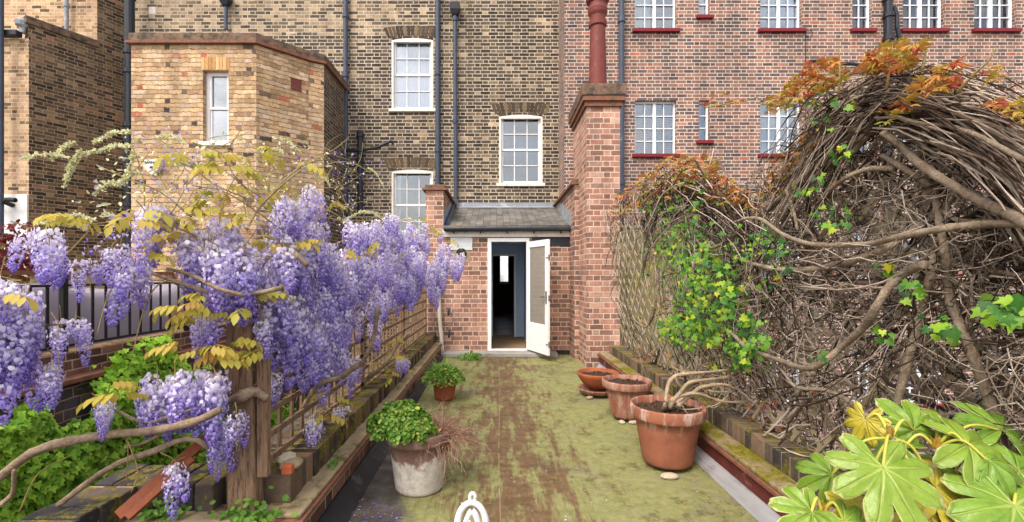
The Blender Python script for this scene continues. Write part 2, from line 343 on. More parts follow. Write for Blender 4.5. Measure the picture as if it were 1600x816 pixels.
M['flower']=leafm('wisteria_petal',[(0,S(240,235,246)),(.22,S(216,206,241)),(.47,S(172,155,228)),(.75,S(136,112,206)),(1,S(94,68,158))],.4,.6,.2,.1)
M['bud']=leafm('pale_wisteria_bud',[(0,S(226,224,186)),(.6,S(200,202,148)),(1,S(170,152,186))],.3)
M['potleaf']=leafm('round_pot_leaf',[(0,S(58,100,28)),(.45,S(108,150,54)),(.8,S(152,180,82)),(1,S(196,190,86))])
M['grassleaf']=leafm('strap_leaf',[(0,S(84,132,40)),(.6,S(140,178,76)),(1,S(186,206,120))])
M['redleaf']=leafm('maroon_leaf',[(0,S(70,24,26)),(.6,S(120,44,44)),(.85,S(146,74,60)),(1,S(96,120,50))])
M['deadleaf']=leafm('dead_leaf',[(0,S(100,58,36)),(.5,S(150,92,58)),(1,S(186,136,96))],.2)
M['fruit']=leafm('node_scales',[(0,S(150,120,50)),(1,S(200,160,70))],.2)
def curtainm():
    s=NT('net_curtain'); return s.bsdf(S(206,212,220),.8,trans=.25)
M['curtain']=curtainm()
def glass():
    s=NT('window_glass'); fr=s.n('ShaderNodeFresnel',{'IOR':1.5}); f=s.math('MULTIPLY_ADD',fr.outputs[0],1.2,.10,clamp=True)
    g=s.n('ShaderNodeBsdfGlossy',{'Color':(.9,.94,1,1),'Roughness':.015}); t=s.n('ShaderNodeBsdfTransparent',{'Color':(.86,.9,.92,1)})
    s.set(s.out.inputs[0],s.n('ShaderNodeMixShader',{0:f,1:t,2:g}).outputs[0]); return s.m
M['glass']=glass()
def frosted():
    s=NT('frosted_glass'); d=s.n('ShaderNodeBsdfPrincipled',{'Base Color':S(166,160,150),'Roughness':.2}); t=s.n('ShaderNodeBsdfTransparent',{'Color':(.9,.88,.84,1)})
    s.set(s.out.inputs[0],s.n('ShaderNodeMixShader',{0:.5,1:t,2:d.outputs[0]}).outputs[0]); return s.m
M['frosted']=frosted()
def terracotta(name,base,white,amt,zlime=None,zrim=None):
    s=NT(name); o=s.oco(); z=s.n('ShaderNodeSeparateXYZ',{0:o}).outputs[2]
    n1=s.noise(7,7,.72,co=o); col=s.ramp(s.noise(9,5,.6,co=o),[(.25,tuple(x*.66 for x in base[:3])+(1,)),(.7,base)])
    drip=s.noise(9,6,.7,co=o,sc=(2.2,2.2,.45))
    k=s.sm(drip,amt[0],amt[1])
    if zrim: k=s.math('MULTIPLY',k,s.sm(s.math('ADD',z,s.math('MULTIPLY',s.math('SUBTRACT',n1,.5),.12)),zrim-.08,zrim+.03))
    col=s.mix(s.math('MULTIPLY',k,.62),col,white)
    if zlime:
        e=s.math('SUBTRACT',zlime,s.math('ADD',z,s.math('MULTIPLY',s.math('SUBTRACT',n1,.5),.5)))
        col=s.mix(s.math('MULTIPLY',s.sm(e,-.02,.04),.95),col,s.ramp(s.noise(16,6,.7,co=o),[(.3,S(150,142,130)),(.6,S(206,200,190))]))
    gr=s.sm(s.noise(4,5,.7,co=o),.55,.75); col=s.mix(s.math('MULTIPLY',gr,.35),col,S(110,96,52))
    return s.bsdf(col,.8,n1,.2,.006,.25)
M['terra1']=terracotta('limewashed_terracotta',S(128,98,88),S(184,170,158),(.50,.72),.25)
M['terra2']=terracotta('clean_terracotta',S(162,90,60),S(186,150,126),(.60,.78))
M['terra3']=terracotta('bloomed_terracotta',S(150,94,74),S(182,162,148),(.40,.66))
M['terra4']=terracotta('streaked_terracotta',S(150,94,72),S(200,186,174),(.47,.66),zrim=.33)
def floorm():
    s=NT('mossy_roof_felt'); c=s.co(); ps=s.n('ShaderNodeSeparateXYZ',{0:c}); x,y=ps.outputs[0],ps.outputs[1]
    st=s.noise(2.4,7,.72,sc=(4.6,.7,1)); bl=s.noise(1.6,7,.7); f=s.noise(13,8,.8); f2=s.noise(70,4,.7)
    green=s.ramp(f,[(.2,S(94,95,54)),(.5,S(130,130,82)),(.8,S(158,156,116))])
    green=s.mix(s.sm(bl,.5,.68),green,s.ramp(f2,[(.3,S(116,112,86)),(.7,S(152,148,122))]))
    brown=s.ramp(f,[(.25,S(74,57,40)),(.55,S(112,88,63)),(.8,S(144,124,96))])
    cx=s.math('SUBTRACT',1.,s.math('MULTIPLY',s.math('ABSOLUTE',s.math('SUBTRACT',x,.10)),1.35))
    k=s.sm(s.math('ADD',s.math('MULTIPLY',cx,.15),s.math('ADD',s.math('MULTIPLY',st,.85),s.math('MULTIPLY',bl,.36))),.63,.76)
    col=s.mix(k,green,brown)
    k3=s.sm(s.noise(2.6,9,.8),.53,.60); col=s.mix(s.math('MULTIPLY',k3,.6),col,S(78,64,32))
    wet=s.sm(s.noise(.8,6,.7),.50,.66); col=s.mix(s.math('MULTIPLY',wet,.35),col,S(70,66,44))
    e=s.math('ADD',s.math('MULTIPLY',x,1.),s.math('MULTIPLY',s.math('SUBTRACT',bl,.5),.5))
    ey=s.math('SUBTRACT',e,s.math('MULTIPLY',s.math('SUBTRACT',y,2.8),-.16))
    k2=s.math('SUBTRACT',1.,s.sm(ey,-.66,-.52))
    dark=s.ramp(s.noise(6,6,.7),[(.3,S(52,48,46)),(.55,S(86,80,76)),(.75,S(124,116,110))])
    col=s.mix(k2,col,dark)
    sp=s.sm(s.noise(140,2,.5),.74,.78); col=s.mix(s.math('MULTIPLY',sp,.3),col,S(180,170,140))
    rg=s.math('SUBTRACT',.88,s.math('MULTIPLY',s.math('ADD',s.math('MULTIPLY',k,.7),s.math('MULTIPLY',wet,.5),clamp=True),.38))
    return s.bsdf(col,rg,s.math('ADD',f,s.math('MULTIPLY',f2,.6)),.5,.012,.3)
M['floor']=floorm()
def mossledge():
    s=NT('mossy_cement_ledge'); a=s.ramp(s.noise(20,6,.7),[(.3,S(110,96,74)),(.7,S(164,144,112))]); b=s.ramp(s.noise(60,4,.7),[(.3,S(72,66,12)),(.7,S(138,130,34))])
    return s.bsdf(s.mix(s.sm(s.noise(2.6,7,.75),.46,.56),a,b),.95,s.noise(50,5,.7),.6,.012,.1)
M['mossledge']=mossledge()
def fatm(name,g1,g2,edge,vein):
    s=NT(name); e=s.rnd('edge'); v=s.rnd('vein'); n=s.noise(9,5,.7,co=s.oco())
    oi=s.n('ShaderNodeObjectInfo').outputs['Random']; col=s.ramp(n,[(.3,g1),(.7,g2)])
    fn=s.noise(60,5,.75,co=s.oco()); col=s.mix(s.math('MULTIPLY',oi,.45),col,S(150,164,52)); kk=s.math('MULTIPLY_ADD',fn,.5,.72); col=s.mix(1.,col,s.n('ShaderNodeCombineXYZ',{0:kk,1:kk,2:kk}).outputs[0],'MULTIPLY')
    col=s.mix(s.math('MULTIPLY',s.sm(s.math('ADD',e,s.math('MULTIPLY',s.math('SUBTRACT',n,.5),.45)),.93,1.0),.8),col,edge)
    col=s.mix(s.math('MULTIPLY',s.sm(v,.25,.9),.6),col,vein)
    sp=s.math('MULTIPLY',s.sm(s.noise(38,3,.6,co=s.oco()),.66,.72),s.sm(s.noise(6,2,co=s.oco()),.48,.6)); col=s.mix(s.math('MULTIPLY',sp,.8),col,S(92,66,34))
    hb=s.math('MULTIPLY_ADD',s.noise(26,5,.6,co=s.oco()),.9,s.math('MULTIPLY',v,-.8))
    return s.bsdf(col,.33,hb,.7,.008,.5,trans=.32)
M['fat']=fatm('variegated_leaf_green',S(88,134,36),S(140,176,66),S(224,218,160),S(190,204,112))
M['faty']=fatm('yellowing_leaf',S(188,172,40),S(206,192,80),S(220,212,150),S(204,192,90))
M['petiole']=leafm('yellow_green_petiole',[(0,S(170,170,60)),(1,S(206,200,96))],.2)

# ------------------------------------------------------------------ ground and terraces
b=MB(); box(b,-150,150,-150,150,-3.2,-3.0); struct(b.build('ground',M['yard']))
b=MB(); b.add([(-2.2,-3,0),(1.66,-3,0),(1.66,8.6,0),(-2.2,8.6,0),(-2.2,-3,-.3),(1.66,-3,-.3),(1.66,8.6,-.3),(-2.2,8.6,-.3)],[(0,1,2,3),(4,7,6,5),(0,4,5,1),(1,5,6,2),(2,6,7,3),(3,7,4,0)])
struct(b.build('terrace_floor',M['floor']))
for x,w in ((.03,.006),):      # lapped edges of the roofing felt
    b=MB(); pts=[(x+.012*math.sin(y*1.3+x),y,.001) for y in np.linspace(.5,8.2,30)]
    for i in range(29): bar(b,pts[i],pts[i+1],w,.005)
    struct(b.build('felt_seam',M['cement']))
b=MB(); box(b,-1.02,1.12,8.28,8.6,.0,.075); struct(b.build('step',M['concrete'],bevel=.012))
b=MB(); box(b,-10.5,-3.52,2.2,9.5,-.2,.5); struct(b.build('neighbour_terrace_floor',M['concrete']))

# ------------------------------------------------------------------ windows
def window(par,fr,u0,u1,v0,v1,cols,rows,style='sash',back=.1,sill='oldwhite',curtain=None,sillout=.06):
    """one window: frame mesh with pane, glazing bars, sill and curtain below it; wall face at d=0"""
    fm=M['white'] if style=='sash' else M['wsteel']; w=.06 if style=='sash' else .035
    b=MB()
    d1=-back; d0=-back-.07
    fbox(b,fr,u0,u0+w,v0,v1,d0,d1); fbox(b,fr,u1-w,u1,v0,v1,d0,d1); fbox(b,fr,u0+w,u1-w,v1-w,v1,d0,d1); fbox(b,fr,u0+w,u1-w,v0,v0+w,d0,d1)
    if style=='sash':
        vm=(v0+v1)/2; fbox(b,fr,u0+w,u1-w,vm-.025,vm+.025,d0+.01,d1-.008)
        for a,c,dd in ((v0+w,vm-.025,.0),(vm+.025,v1-w,.02)):
            fbox(b,fr,u0+w,u0+w+.035,a,c,d0+dd,d0+dd+.04); fbox(b,fr,u1-w-.035,u1-w,a,c,d0+dd,d0+dd+.04)
    if style=='steel' and cols>=4:
        um=(u0+u1)/2; fbox(b,fr,um-.03,um+.03,v0+w,v1-w,d0,d1+.004)
    win=b.build('window',fm,par,bevel=.004)
    b=MB(); t=.009 if style=='sash' else .0085
    for i in range(1,cols):
        if style=='steel' and cols>=4 and i==cols//2: continue
        u=u0+w+(u1-u0-2*w)*i/cols; fbox(b,fr,u-t,u+t,v0+w,v1-w,d0+.032,d0+.058)
    for j in range(1,rows):
        if style=='sash' and rows%2==0 and j==rows//2: continue
        v=v0+w+(v1-v0-2*w)*j/rows; fbox(b,fr,u0+w,u1-w,v-t,v+t,d0+.03,d0+.056)
    if b.n: b.build('glazing_bars',fm,win)
    b=MB(); fbox(b,fr,u0+w-.005,u1-w+.005,v0+w-.005,v1-w+.005,d0+.02,d0+.026); b.build('pane',M['glass'],win)
    b=MB()
    fbox(b,fr,u0-.06,u1+.06,v0-.075,v0-.002,-back-.03,sillout); b.build('sill',M[sill],win,bevel=.006)
    if curtain:
        kind,a,c=curtain
        b=MB(); n=60; uu=np.linspace(u0+w*.5+(u1-u0)*a,u0-w*.5+(u1-u0)*c,n)
        if kind=='net':
            dd=d0-.03+.016*np.sin(np.linspace(0,1,n)*2*np.pi*((c-a)*9)+u0*3)
            V=[fr.p(u,v0+.01,d) for u,d in zip(uu,dd)]+[fr.p(u,v1-.01,d) for u,d in zip(uu,dd)]
            V+= [np.array(x)-fr.n*.004 for x in V]
            q=[(i,i+1,n+i+1,n+i) for i in range(n-1)]+[(2*n+i+1,2*n+i,3*n+i,3*n+i+1) for i in range(n-1)]
            b.add(V,q); b.build('curtain',M['curtain'],win,smooth=True)
        else:
            for v in np.arange(v0+.05,v1-.03,.05): fbox(b,fr,uu[0],uu[-1],v,v+.034,d0-.035,d0-.012)
            b.build('blind',M['blind'],win)
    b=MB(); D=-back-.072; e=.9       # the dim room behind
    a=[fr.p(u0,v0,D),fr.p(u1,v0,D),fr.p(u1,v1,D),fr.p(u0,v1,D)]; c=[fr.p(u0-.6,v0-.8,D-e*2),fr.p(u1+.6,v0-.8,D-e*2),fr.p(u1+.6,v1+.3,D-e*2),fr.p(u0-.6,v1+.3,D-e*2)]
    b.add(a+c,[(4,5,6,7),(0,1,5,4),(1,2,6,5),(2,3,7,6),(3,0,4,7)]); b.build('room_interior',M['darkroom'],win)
    return win
def arch(par,fr,u0,u1,v,h,mat='vous',n=15,rise=.05):
    b=MB()
    uc=(u0+u1)/2
    for i in range(n):
        a=u0-.1+(u1-u0+.2)*i/n; c=u0-.1+(u1-u0+.2)*(i+1)/n; g=.006
        sp=lambda u,t: uc+(u-uc)*(1+.16*t)
        rr=lambda u: rise*(1-((u-uc)/(u1-uc+.1))**2)
        V=[]
        for d in (.006,-.05):
            V+=[fr.p(a+g,v+rr(a),d),fr.p(c-g,v+rr(c),d),fr.p(sp(c-g,1),v+h+rr(c),d),fr.p(sp(a+g,1),v+h+rr(a),d)]
        b.add(V,[(0,1,2,3),(7,6,5,4),(0,4,5,1),(1,5,6,2),(2,6,7,3),(3,7,4,0)],rnd=R.random())
    return b.build('arch',M[mat],par)
M['vous']=leafm('arch_brick',[(0,S(62,54,47)),(.5,S(86,73,61)),(.85,S(106,90,70)),(1,S(130,110,82))],0,.9,.2,.5)
M['vouslt']=leafm('lintel_brick',[(0,S(170,126,80)),(.6,S(196,156,106)),(1,S(206,172,126))],0,.9,.2,.4)
def pipe(par,pts,r,mat='black',collars=(),name='drainpipe',cr=1.35,sides=12,smooth=False):
    b=MB(); tube(b,pts,r,sides,4,smooth); 
    for (x,y,z) in collars: lathe(b,[(r*.9,-.05),(r*cr,-.045),(r*cr,.045),(r*.9,.05)],(x,y,z),14)
    return b.build(name,M[mat],par,smooth=False)

# ------------------------------------------------------------------ brown house
YM=10.7
house=thing('terraced_house','sooty brown brick house rear wall with white sash windows and black drainpipes','house',(-2,YM,-3))
fr=Fr((-8.74,YM),(1.46,YM)); X0=-8.74
ops=[(-2.47-X0,-1.49-X0,5.41,7.07),(-2.47-X0,-1.49-X0,2.33,3.98),(.06-X0,1.08-X0,3.66,5.27),(-.14-X0,.46-X0,0.,2.02)]
b=MB(); wallface(b,fr,-3,13,ops,.22)
b.add([fr.p(0,13,0),fr.p(fr.L,13,0),fr.p(fr.L,13,-9),fr.p(0,13,-9),fr.p(0,-3,-9),fr.p(fr.L,-3,-9),fr.p(0,-3,0),fr.p(fr.L,-3,0)],[(0,1,2,3),(0,3,4,6),(1,7,5,2)])
b.build('wall',M['main'],house)
for k,(o,cu) in enumerate(zip(ops[:3],(('net',0,1),('net',0,.22),None))):
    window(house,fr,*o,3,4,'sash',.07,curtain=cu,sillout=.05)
    arch(house,fr,o[0],o[1],o[3]+.012,.23)
    b=MB(); uc=(o[0]+o[1])/2                                # curved white head of the box frame
    us=np.linspace(o[0]-.0,o[1],13)
    for i in range(12):
        z0=o[3]-.09; za=o[3]-.05+.05*(1-((us[i]-uc)/(uc-o[0]))**2); zb=o[3]-.05+.05*(1-((us[i+1]-uc)/(uc-o[0]))**2)
        b.add([fr.p(us[i],z0,.004),fr.p(us[i+1],z0,.004),fr.p(us[i+1],zb,.004),fr.p(us[i],za,.004),fr.p(us[i],z0,-.06),fr.p(us[i+1],z0,-.06),fr.p(us[i+1],zb,-.06),fr.p(us[i],za,-.06)],BQ)
    fbox(b,fr,o[0]+.0,o[0]+.045,o[2],z0,-.062,.004); fbox(b,fr,o[1]-.045,o[1],o[2],z0,-.062,.004)
    b.build('window_surround',M['oldwhite'],house)
def dpx(px,y,D): return (px-VX)*D/F
yp=YM-.09
def vz(py,D): return EYE-(py-HY)*D/F
x=dpx(540,0,yp); pipe(house,[(x,yp,12.5),(x,yp,vz(336,yp))],.055,'blueblack',[(x,yp,vz(t,yp)) for t in (25,118,232,330)])
x=dpx(684,0,yp); pipe(house,[(x,yp,12.5),(x,yp,2.9)],.055,'blueblack',[(x,yp,vz(t,yp)) for t in (-10,115,235)])
x=dpx(711,0,yp); pp=pipe(house,[(x,yp,vz(22,yp)),(x+.02,yp,vz(312,yp)),(x-.02,10.2,3.06),(-.93,8.55,2.44)],.045,'blueblack',[(x,yp,vz(t,yp)) for t in (30,190)])
def hopper(par,x,y,z):
    b=MB(); V=[]
    for zz,s in ((0,.06),(.1,.11),(.24,.12)): V+=[(x-s,y-s*.8,z+zz),(x+s,y-s*.8,z+zz),(x+s,y+s*.7,z+zz),(x-s,y+s*.7,z+zz)]
    q=[(a+i,a+(i+1)%4,a+4+(i+1)%4,a+4+i) for a in (0,4) for i in range(4)]+[(8,9,10,11)]
    b.add(V,q); return b.build('hopper_head',M['black'],par)
hopper(pp,x,yp-.02,vz(24,yp))
x=dpx(563,0,yp); pipe(house,[(x,yp-.02,vz(205,yp)),(x,yp-.02,vz(330,yp))],.065,'black',[(x,yp-.02,vz(t,yp)) for t in (212,235,252)],'soil_pipe')
pipe(house,[(x-.3,yp-.06,vz(236,yp)),(x,yp-.06,vz(236,yp)),(dpx(590,0,yp),yp-.06,vz(232,yp)),(dpx(612,0,yp),yp-.04,vz(221,yp)),(dpx(614,0,yp),yp,vz(226,yp))],.035,'black',(),'branch_pipe')
x=dpx(353,0,yp); pp=pipe(house,[(x,yp,vz(8,yp)),(x,yp,vz(46,yp))],.04,'blueblack'); hopper(pp,x,yp-.02,vz(10,yp))
b=MB(); fbox(b,fr,dpx(233,0,YM)-X0,dpx(243,0,YM)-X0,vz(22,YM),vz(11,YM),-.01,.006); b.build('vent_cover',M['oldwhite'],house)
x=-8.35; yb=10.35
pipe(house,[(x,yb,12.5),(x,yb,-.5)],.10,'black',[(x,yb,vz(t,yb)) for t in (-5,82,112,196,262,320)],'soil_pipe',1.25)
# hallway seen through the back door
b=MB(); fl=[(-.7,YM-.0),( .9,YM)]
hall=house
b=MB(); box(b,-.9,1.1,10.93,17.5,.02,.045); b.build('floor_boards',M['wfloor'],hall)
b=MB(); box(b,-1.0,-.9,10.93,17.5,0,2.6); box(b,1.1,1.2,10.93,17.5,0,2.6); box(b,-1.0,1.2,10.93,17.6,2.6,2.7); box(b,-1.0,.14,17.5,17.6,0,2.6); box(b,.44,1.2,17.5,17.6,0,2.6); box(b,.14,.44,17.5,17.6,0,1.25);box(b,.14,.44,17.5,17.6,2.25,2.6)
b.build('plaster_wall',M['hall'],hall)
b=MB(); box(b,.10,.14,17.42,17.5,1.2,2.3); box(b,.44,.48,17.42,17.5,1.2,2.3); box(b,.10,.48,17.40,17.5,1.15,1.2); b.build('far_window_frame',M['white'],hall)
for k in range(4):
    b=MB(); box(b,-.3+.0,.75,12.2+k*1.1,12.2+k*1.1+.12,.047,.052); b.build('floor_strip',M['wfloor'],hall)
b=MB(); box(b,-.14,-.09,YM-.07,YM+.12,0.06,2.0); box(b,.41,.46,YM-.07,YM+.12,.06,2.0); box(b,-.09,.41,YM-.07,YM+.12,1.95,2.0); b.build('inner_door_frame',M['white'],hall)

# ------------------------------------------------------------------ red brick block
YR=9.8
flats=thing('apartment_block','red brick block with white steel casement windows and dark red sills','apartment block',(8,YR,-3))
fr=Fr((1.46,YR),(15.5,YR)); X0=1.46; cR=YR/F
cols=[(992,1057,4,4,0),(1092,1109,1,3,1),(1188,1253,4,4,0),(1332,1363,2,4,0),(1411,1476,4,4,0),(1522,1588,4,4,0),(1640,1705,4,4,0)]
ops=[];info=[]
for (a,c,nc,nr,small) in cols:
    for row,yb in enumerate((46,241,436,631)):
        if a in (992,1092) and row>1: continue
        top=yb-84; bt=yb
        if small: bt=yb-21
        o=((a-VX)*cR-X0,(c-VX)*cR-X0,EYE-(bt-HY)*cR,EYE-(top-HY)*cR)
        ops.append(o); info.append((nc,nr,row,a))
b=MB(); wallface(b,fr,-3,13,ops,.14)
b.add([fr.p(0,13,0),fr.p(fr.L,13,0),fr.p(fr.L,13,-8),fr.p(0,13,-8),fr.p(0,-3,-8),fr.p(fr.L,-3,-8),fr.p(0,-3,0),fr.p(fr.L,-3,0)],[(0,1,2,3),(0,3,4,6),(1,7,5,2)])
b.build('wall',M['red'],flats)
for o,(nc,nr,row,a) in zip(ops,info):
    cu=('net',0,1) if (row+a)%3==0 else ('net',0,.55) if (row+a)%3==1 else None
    if a==992: cu=('blind',0,1) if row==1 else ('net',.0,.45)
    if a==1188: cu=('net',0,1) if row==1 else ('net',.78,1)
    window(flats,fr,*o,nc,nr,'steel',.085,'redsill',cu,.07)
yp=YR-.08
x=dpx(971,0,yp); pipe(flats,[(x,yp,12.5),(x,yp,-2.9)],.06,'blueblack',[(x,yp,vz(t,yp)) for t in (32,158,285)])
x=dpx(1388,0,yp); pipe(flats,[(x,yp,12.5),(x,yp,-2.9)],.075,'black',[(x,yp,vz(t,yp)) for t in (-2,24,60)],'soil_pipe')
pipe(flats,[(dpx(1264,0,yp),yp,vz(96,yp)),(dpx(1280,0,yp),yp-.02,vz(96,yp)),(dpx(1320,0,yp),yp-.02,vz(100,yp)),(dpx(1362,0,yp),yp-.02,vz(104,yp))],.035,'black',(),'waste_pipe')
pipe(flats,[(x+.12,yp,vz(10,yp)),(x+.17,yp-.02,vz(25,yp)),(x+.17,yp-.02,vz(44,yp)),(x+.22,yp-.02,vz(60,yp))],.04,'black',(),'branch_pipe')
b=MB(); xc=dpx(1262,0,yp); tube(b,[(xc,YR-.012,vz(55,yp)),(xc,YR-.012,vz(300,yp))],.007,5,2); an=np.linspace(0,6.28,14); tube(b,[(xc+.07+.075*math.cos(t),YR-.02,vz(50,yp)+.075*math.sin(t)) for t in an],.007,5,3); b.build('cable',M['fanblk'],flats)

# ------------------------------------------------------------------ bay of the yellow house
bay=thing('rear_bay','yellow stock brick canted bay with red tile coping and one narrow sash window','building',(-5.2,9,-3))
pts=[(-6.81,11.0),(-6.81,8.48),(-4.48,8.48),(-3.78,9.15),(-3.53,9.3),(-3.53,10.69)]
f1=Fr(pts[1],pts[2])
wo=((317-VX)*8.48/F+6.81,(357-VX)*8.48/F+6.81,vz(222,8.48),vz(110,8.48))
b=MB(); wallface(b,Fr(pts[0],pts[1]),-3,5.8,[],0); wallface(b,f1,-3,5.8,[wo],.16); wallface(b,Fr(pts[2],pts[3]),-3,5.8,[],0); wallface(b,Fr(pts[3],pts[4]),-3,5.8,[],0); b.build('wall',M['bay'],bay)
b=MB(); wallface(b,Fr(pts[4],pts[5]),-3,5.8,[],0); b.build('side_wall',M['baydark'],bay)
window(bay,f1,*wo,1,2,'sash',.1,curtain=None,sillout=.05)
def offs(p,d):
    q=[]
    for i,a in enumerate(p):
        ns=[]
        for j in (i-1,i):
            if 0<=j<len(p)-1: ns.append(Fr(p[j],p[j+1]).n[:2])
        n=sum(ns)/len(ns); n=n/np.dot(n,n); q.append((a[0]+n[0]*d,a[1]+n[1]*d))
    return q
def band(mb,p,d0,d1,z0,z1):
    A=offs(p,d1); B=offs(p,d0); k=len(p)
    V=[(x,y,z0) for x,y in A]+[(x,y,z1) for x,y in A]+[(x,y,z0) for x,y in B]+[(x,y,z1) for x,y in B]
    q=[]
    for i in range(k-1): q+=[(i,i+1,k+i+1,k+i),(k+i,k+i+1,3*k+i+1,3*k+i),(2*k+i+1,2*k+i,3*k+i,3*k+i+1),(2*k+i,2*k+i+1,i+1,i)]
    mb.add(V,q)
b=MB(); band(b,pts,-.25,.07,5.8,5.85); b.build('tile_creasing',M['terraedge'],bay)
b=MB(); band(b,pts,-.22,.03,5.85,6.0); b.build('coping',M['glazed'],bay)
b=MB(); b.add([(x,y,5.82) for x,y in pts],None,[(0,1,2),(0,2,3),(0,3,4),(0,4,5)]); b.build('flat_roof',M['lead'],bay)
b=MB()
for i in range(8):
    w=(wo[1]-wo[0]+.06)/8; fbox(b,f1,wo[0]-.03+i*w+.005,wo[0]-.03+(i+1)*w-.005,wo[3]+.01,wo[3]+.24,-.04,.006,R.random())
b.build('lintel',M['vouslt'],bay)
f2=Fr(pts[2],pts[3]); b=MB(); zc=vz(130,8.9)
for i in range(5): fbox(b,f2,.62,.82,zc-.1+i*.042,zc-.1+i*.042+.03,-.02,.012)
fbox(b,f2,.61,.83,zc-.11,zc-.105,-.02,.015); fbox(b,f2,.61,.83,zc+.105,zc+.115,-.02,.015)
b.build('air_brick',M['chpot'],bay)
al=thing('alarm_box','white shield shaped burglar alarm box with dark lettering on yellow brick bay','alarm box',P(240,264,8.48))
b=MB(); out=[(-.14,.13),(.14,.13),(.145,.03),(.11,-.06),(0,-.16),(-.11,-.06),(-.145,.03)]
c=np.array(P(242,262,8.48)); V=[(c[0]+x,8.40,c[2]+z) for x,z in out]+[(c[0]+x*1.05,8.48,c[2]+z*1.05) for x,z in out]
b.add(V,[(i,(i+1)%7,7+(i+1)%7,7+i) for i in range(7)],[(0,i+1,i) for i in range(1,6)]); b.build('bell_cover',M['pipewhite'],al,bevel=.008)
def text(s,size,loc,par,mat,name='lettering'):
    cu=bpy.data.curves.new(name,'FONT'); cu.body=s; cu.size=size; cu.extrude=.003; cu.align_x='CENTER'
    o=bpy.data.objects.new(name,cu); COL.objects.link(o); o.rotation_euler=(math.pi/2,0,0); o.location=loc
    dg=bpy.context.evaluated_depsgraph_get(); me=bpy.data.meshes.new_from_object(o.evaluated_get(dg)); me.transform(o.matrix_basis if False else __import__('mathutils').Matrix.Translation(loc)@__import__('mathutils').Matrix.Rotation(math.pi/2,4,'X'))
    bpy.data.objects.remove(o); me.transform(__import__('mathutils').Matrix.Translation(-Vector(origin(par)))); me.materials.clear(); me.materials.append(mat)
    p=bpy.data.objects.new(name,me); COL.objects.link(p); p.parent=par; return p
text('BANHAM',.062,(c[0],8.396,c[2]+.055),al,M['letter'])
b=MB(); lathe(b,[(0,0),(.03,0),(.03,.03)],(c[0],8.40,c[2]-.03),12); b.build('emblem',M['letter'],al)

# ------------------------------------------------------------------ houses at the left edge
d=np.array([.575,1.])/1.1535
A=np.array([-9.55,9.29]); Bc=np.array([-9.0,10.25])
tall=thing('tall_house','pale stock brick house rising behind the lower brown outbuilding','house',(-11,11,-3))
b=MB(); fr=Fr((-16,10.25),tuple(Bc)); wallface(b,fr,-3,13,[],0); b.build('front_wall',M['pale'],tall)
b=MB(); fr=Fr(tuple(Bc),tuple(Bc+d*3)); wallface(b,fr,-3,13,[],0); b.build('flank_wall',M['flank'],tall)
pipe(tall,[(dpx(104,0,10.15),10.15,12),(dpx(104,0,10.15),10.15,6.2)],.04,'lead',[(dpx(104,0,10.15),10.15,vz(8,10.15))])
low=thing('outbuilding','brown brick outbuilding with weathered sloping coping and white panel on its front','outbuilding',(-11,9.6,-3))
b=MB(); fr=Fr((-16,9.29),tuple(A)); wallface(b,fr,-3,6.33,[],0)
Q=A+d*1.14; b.add([(-16,9.29,6.33),(*A,6.33),(*Q,6.33),(-16,Q[1],6.33)],[(0,1,2,3)]); b.build('front_wall',M['pale'],low)
b=MB(); fr=Fr(tuple(A),tuple(Q)); wallface(b,fr,-3,6.62,[],0); fbox(b,fr,0,fr.L,6.3,6.62,-.24,-.003); b.build('flank_wall',M['flank'],low)
b=MB(); fbox(b,fr,-.06,fr.L,6.62,6.78,-.30,.05); b.build('coping',M['glazed'],low,bevel=.02)
fA=Fr((-16,9.29),tuple(A))
b=MB(); fbox(b,fA,3,fA.L-.12,6.33,6.45,.0,.14); b.build('gutter',M['black'],low,bevel=.02)
b=MB(); fbox(b,fA,fA.L-.9,fA.L-.01,2.0,vz(304,9.29),.0,.03); b.build('white_panel',M['white'],low)
for k,(xa,xb) in enumerate(((16,34),(-14,3))):
    x0,x1=dpx(xa,0,9.2),dpx(xb,0,9.2); z=vz(316,9.2)
    pipe(low,[(x0,9.25,z-.06),(x0,9.12,z-.02),(x0+.06,9.08,z+.03),(x1,9.08,z+.02)],.045,'fanblk',(),'flue_pipe',smooth=True)
x=dpx(1,0,9.1); pipe(low,[(x,9.1,12),(x,9.1,-1)],.05,'blueblack',[])
b=MB(); xx=dpx(27,0,9.2); lathe(b,[(0,0),(.05,0),(.06,.1),(.11,.14),(.12,.22),(.05,.3),(0,.31)],(xx,9.3,6.45),12); b.build('roof_vent',M['lead'],low)

# ------------------------------------------------------------------ brick extension with the door
ext=thing('rear_extension','small brick extension with slate lean-to roof and half glazed door','extension',(.1,8.6,0))
YE=8.6
fr=Fr((-1.34,YE),(1.46,YE)); X0=-1.34
b=MB(); wallface(b,fr,-3,2.33,[(-.17-X0,.62-X0,.07,2.2)],.2)
b.build('wall',M['ext'],ext)
b=MB(); box(b,-1.34,-1.0,YE+.001,YM,-3,3.1); b.build('parapet',M['ext'],ext)
b=MB(); box(b,1.38,1.63,8.05,YM,-3,3.1); b.build('parapet',M['ext'],ext)
for x0,x1,y0 in ((-1.40,-.93,8.53),(1.31,1.70,8.02)):
    b=MB(); box(b,x0,x1,y0,YM-.003,3.1,3.135); b.build('creasing_tile',M['terraedge'],ext)
    b=MB(); box(b,x0+.05,x1-.05,y0+.05,YM-.004,3.135,3.21); b.build('coping',M['glazed'],ext,bevel=.01)
e0,e1=(8.42,2.40),(YM-.005,3.10)
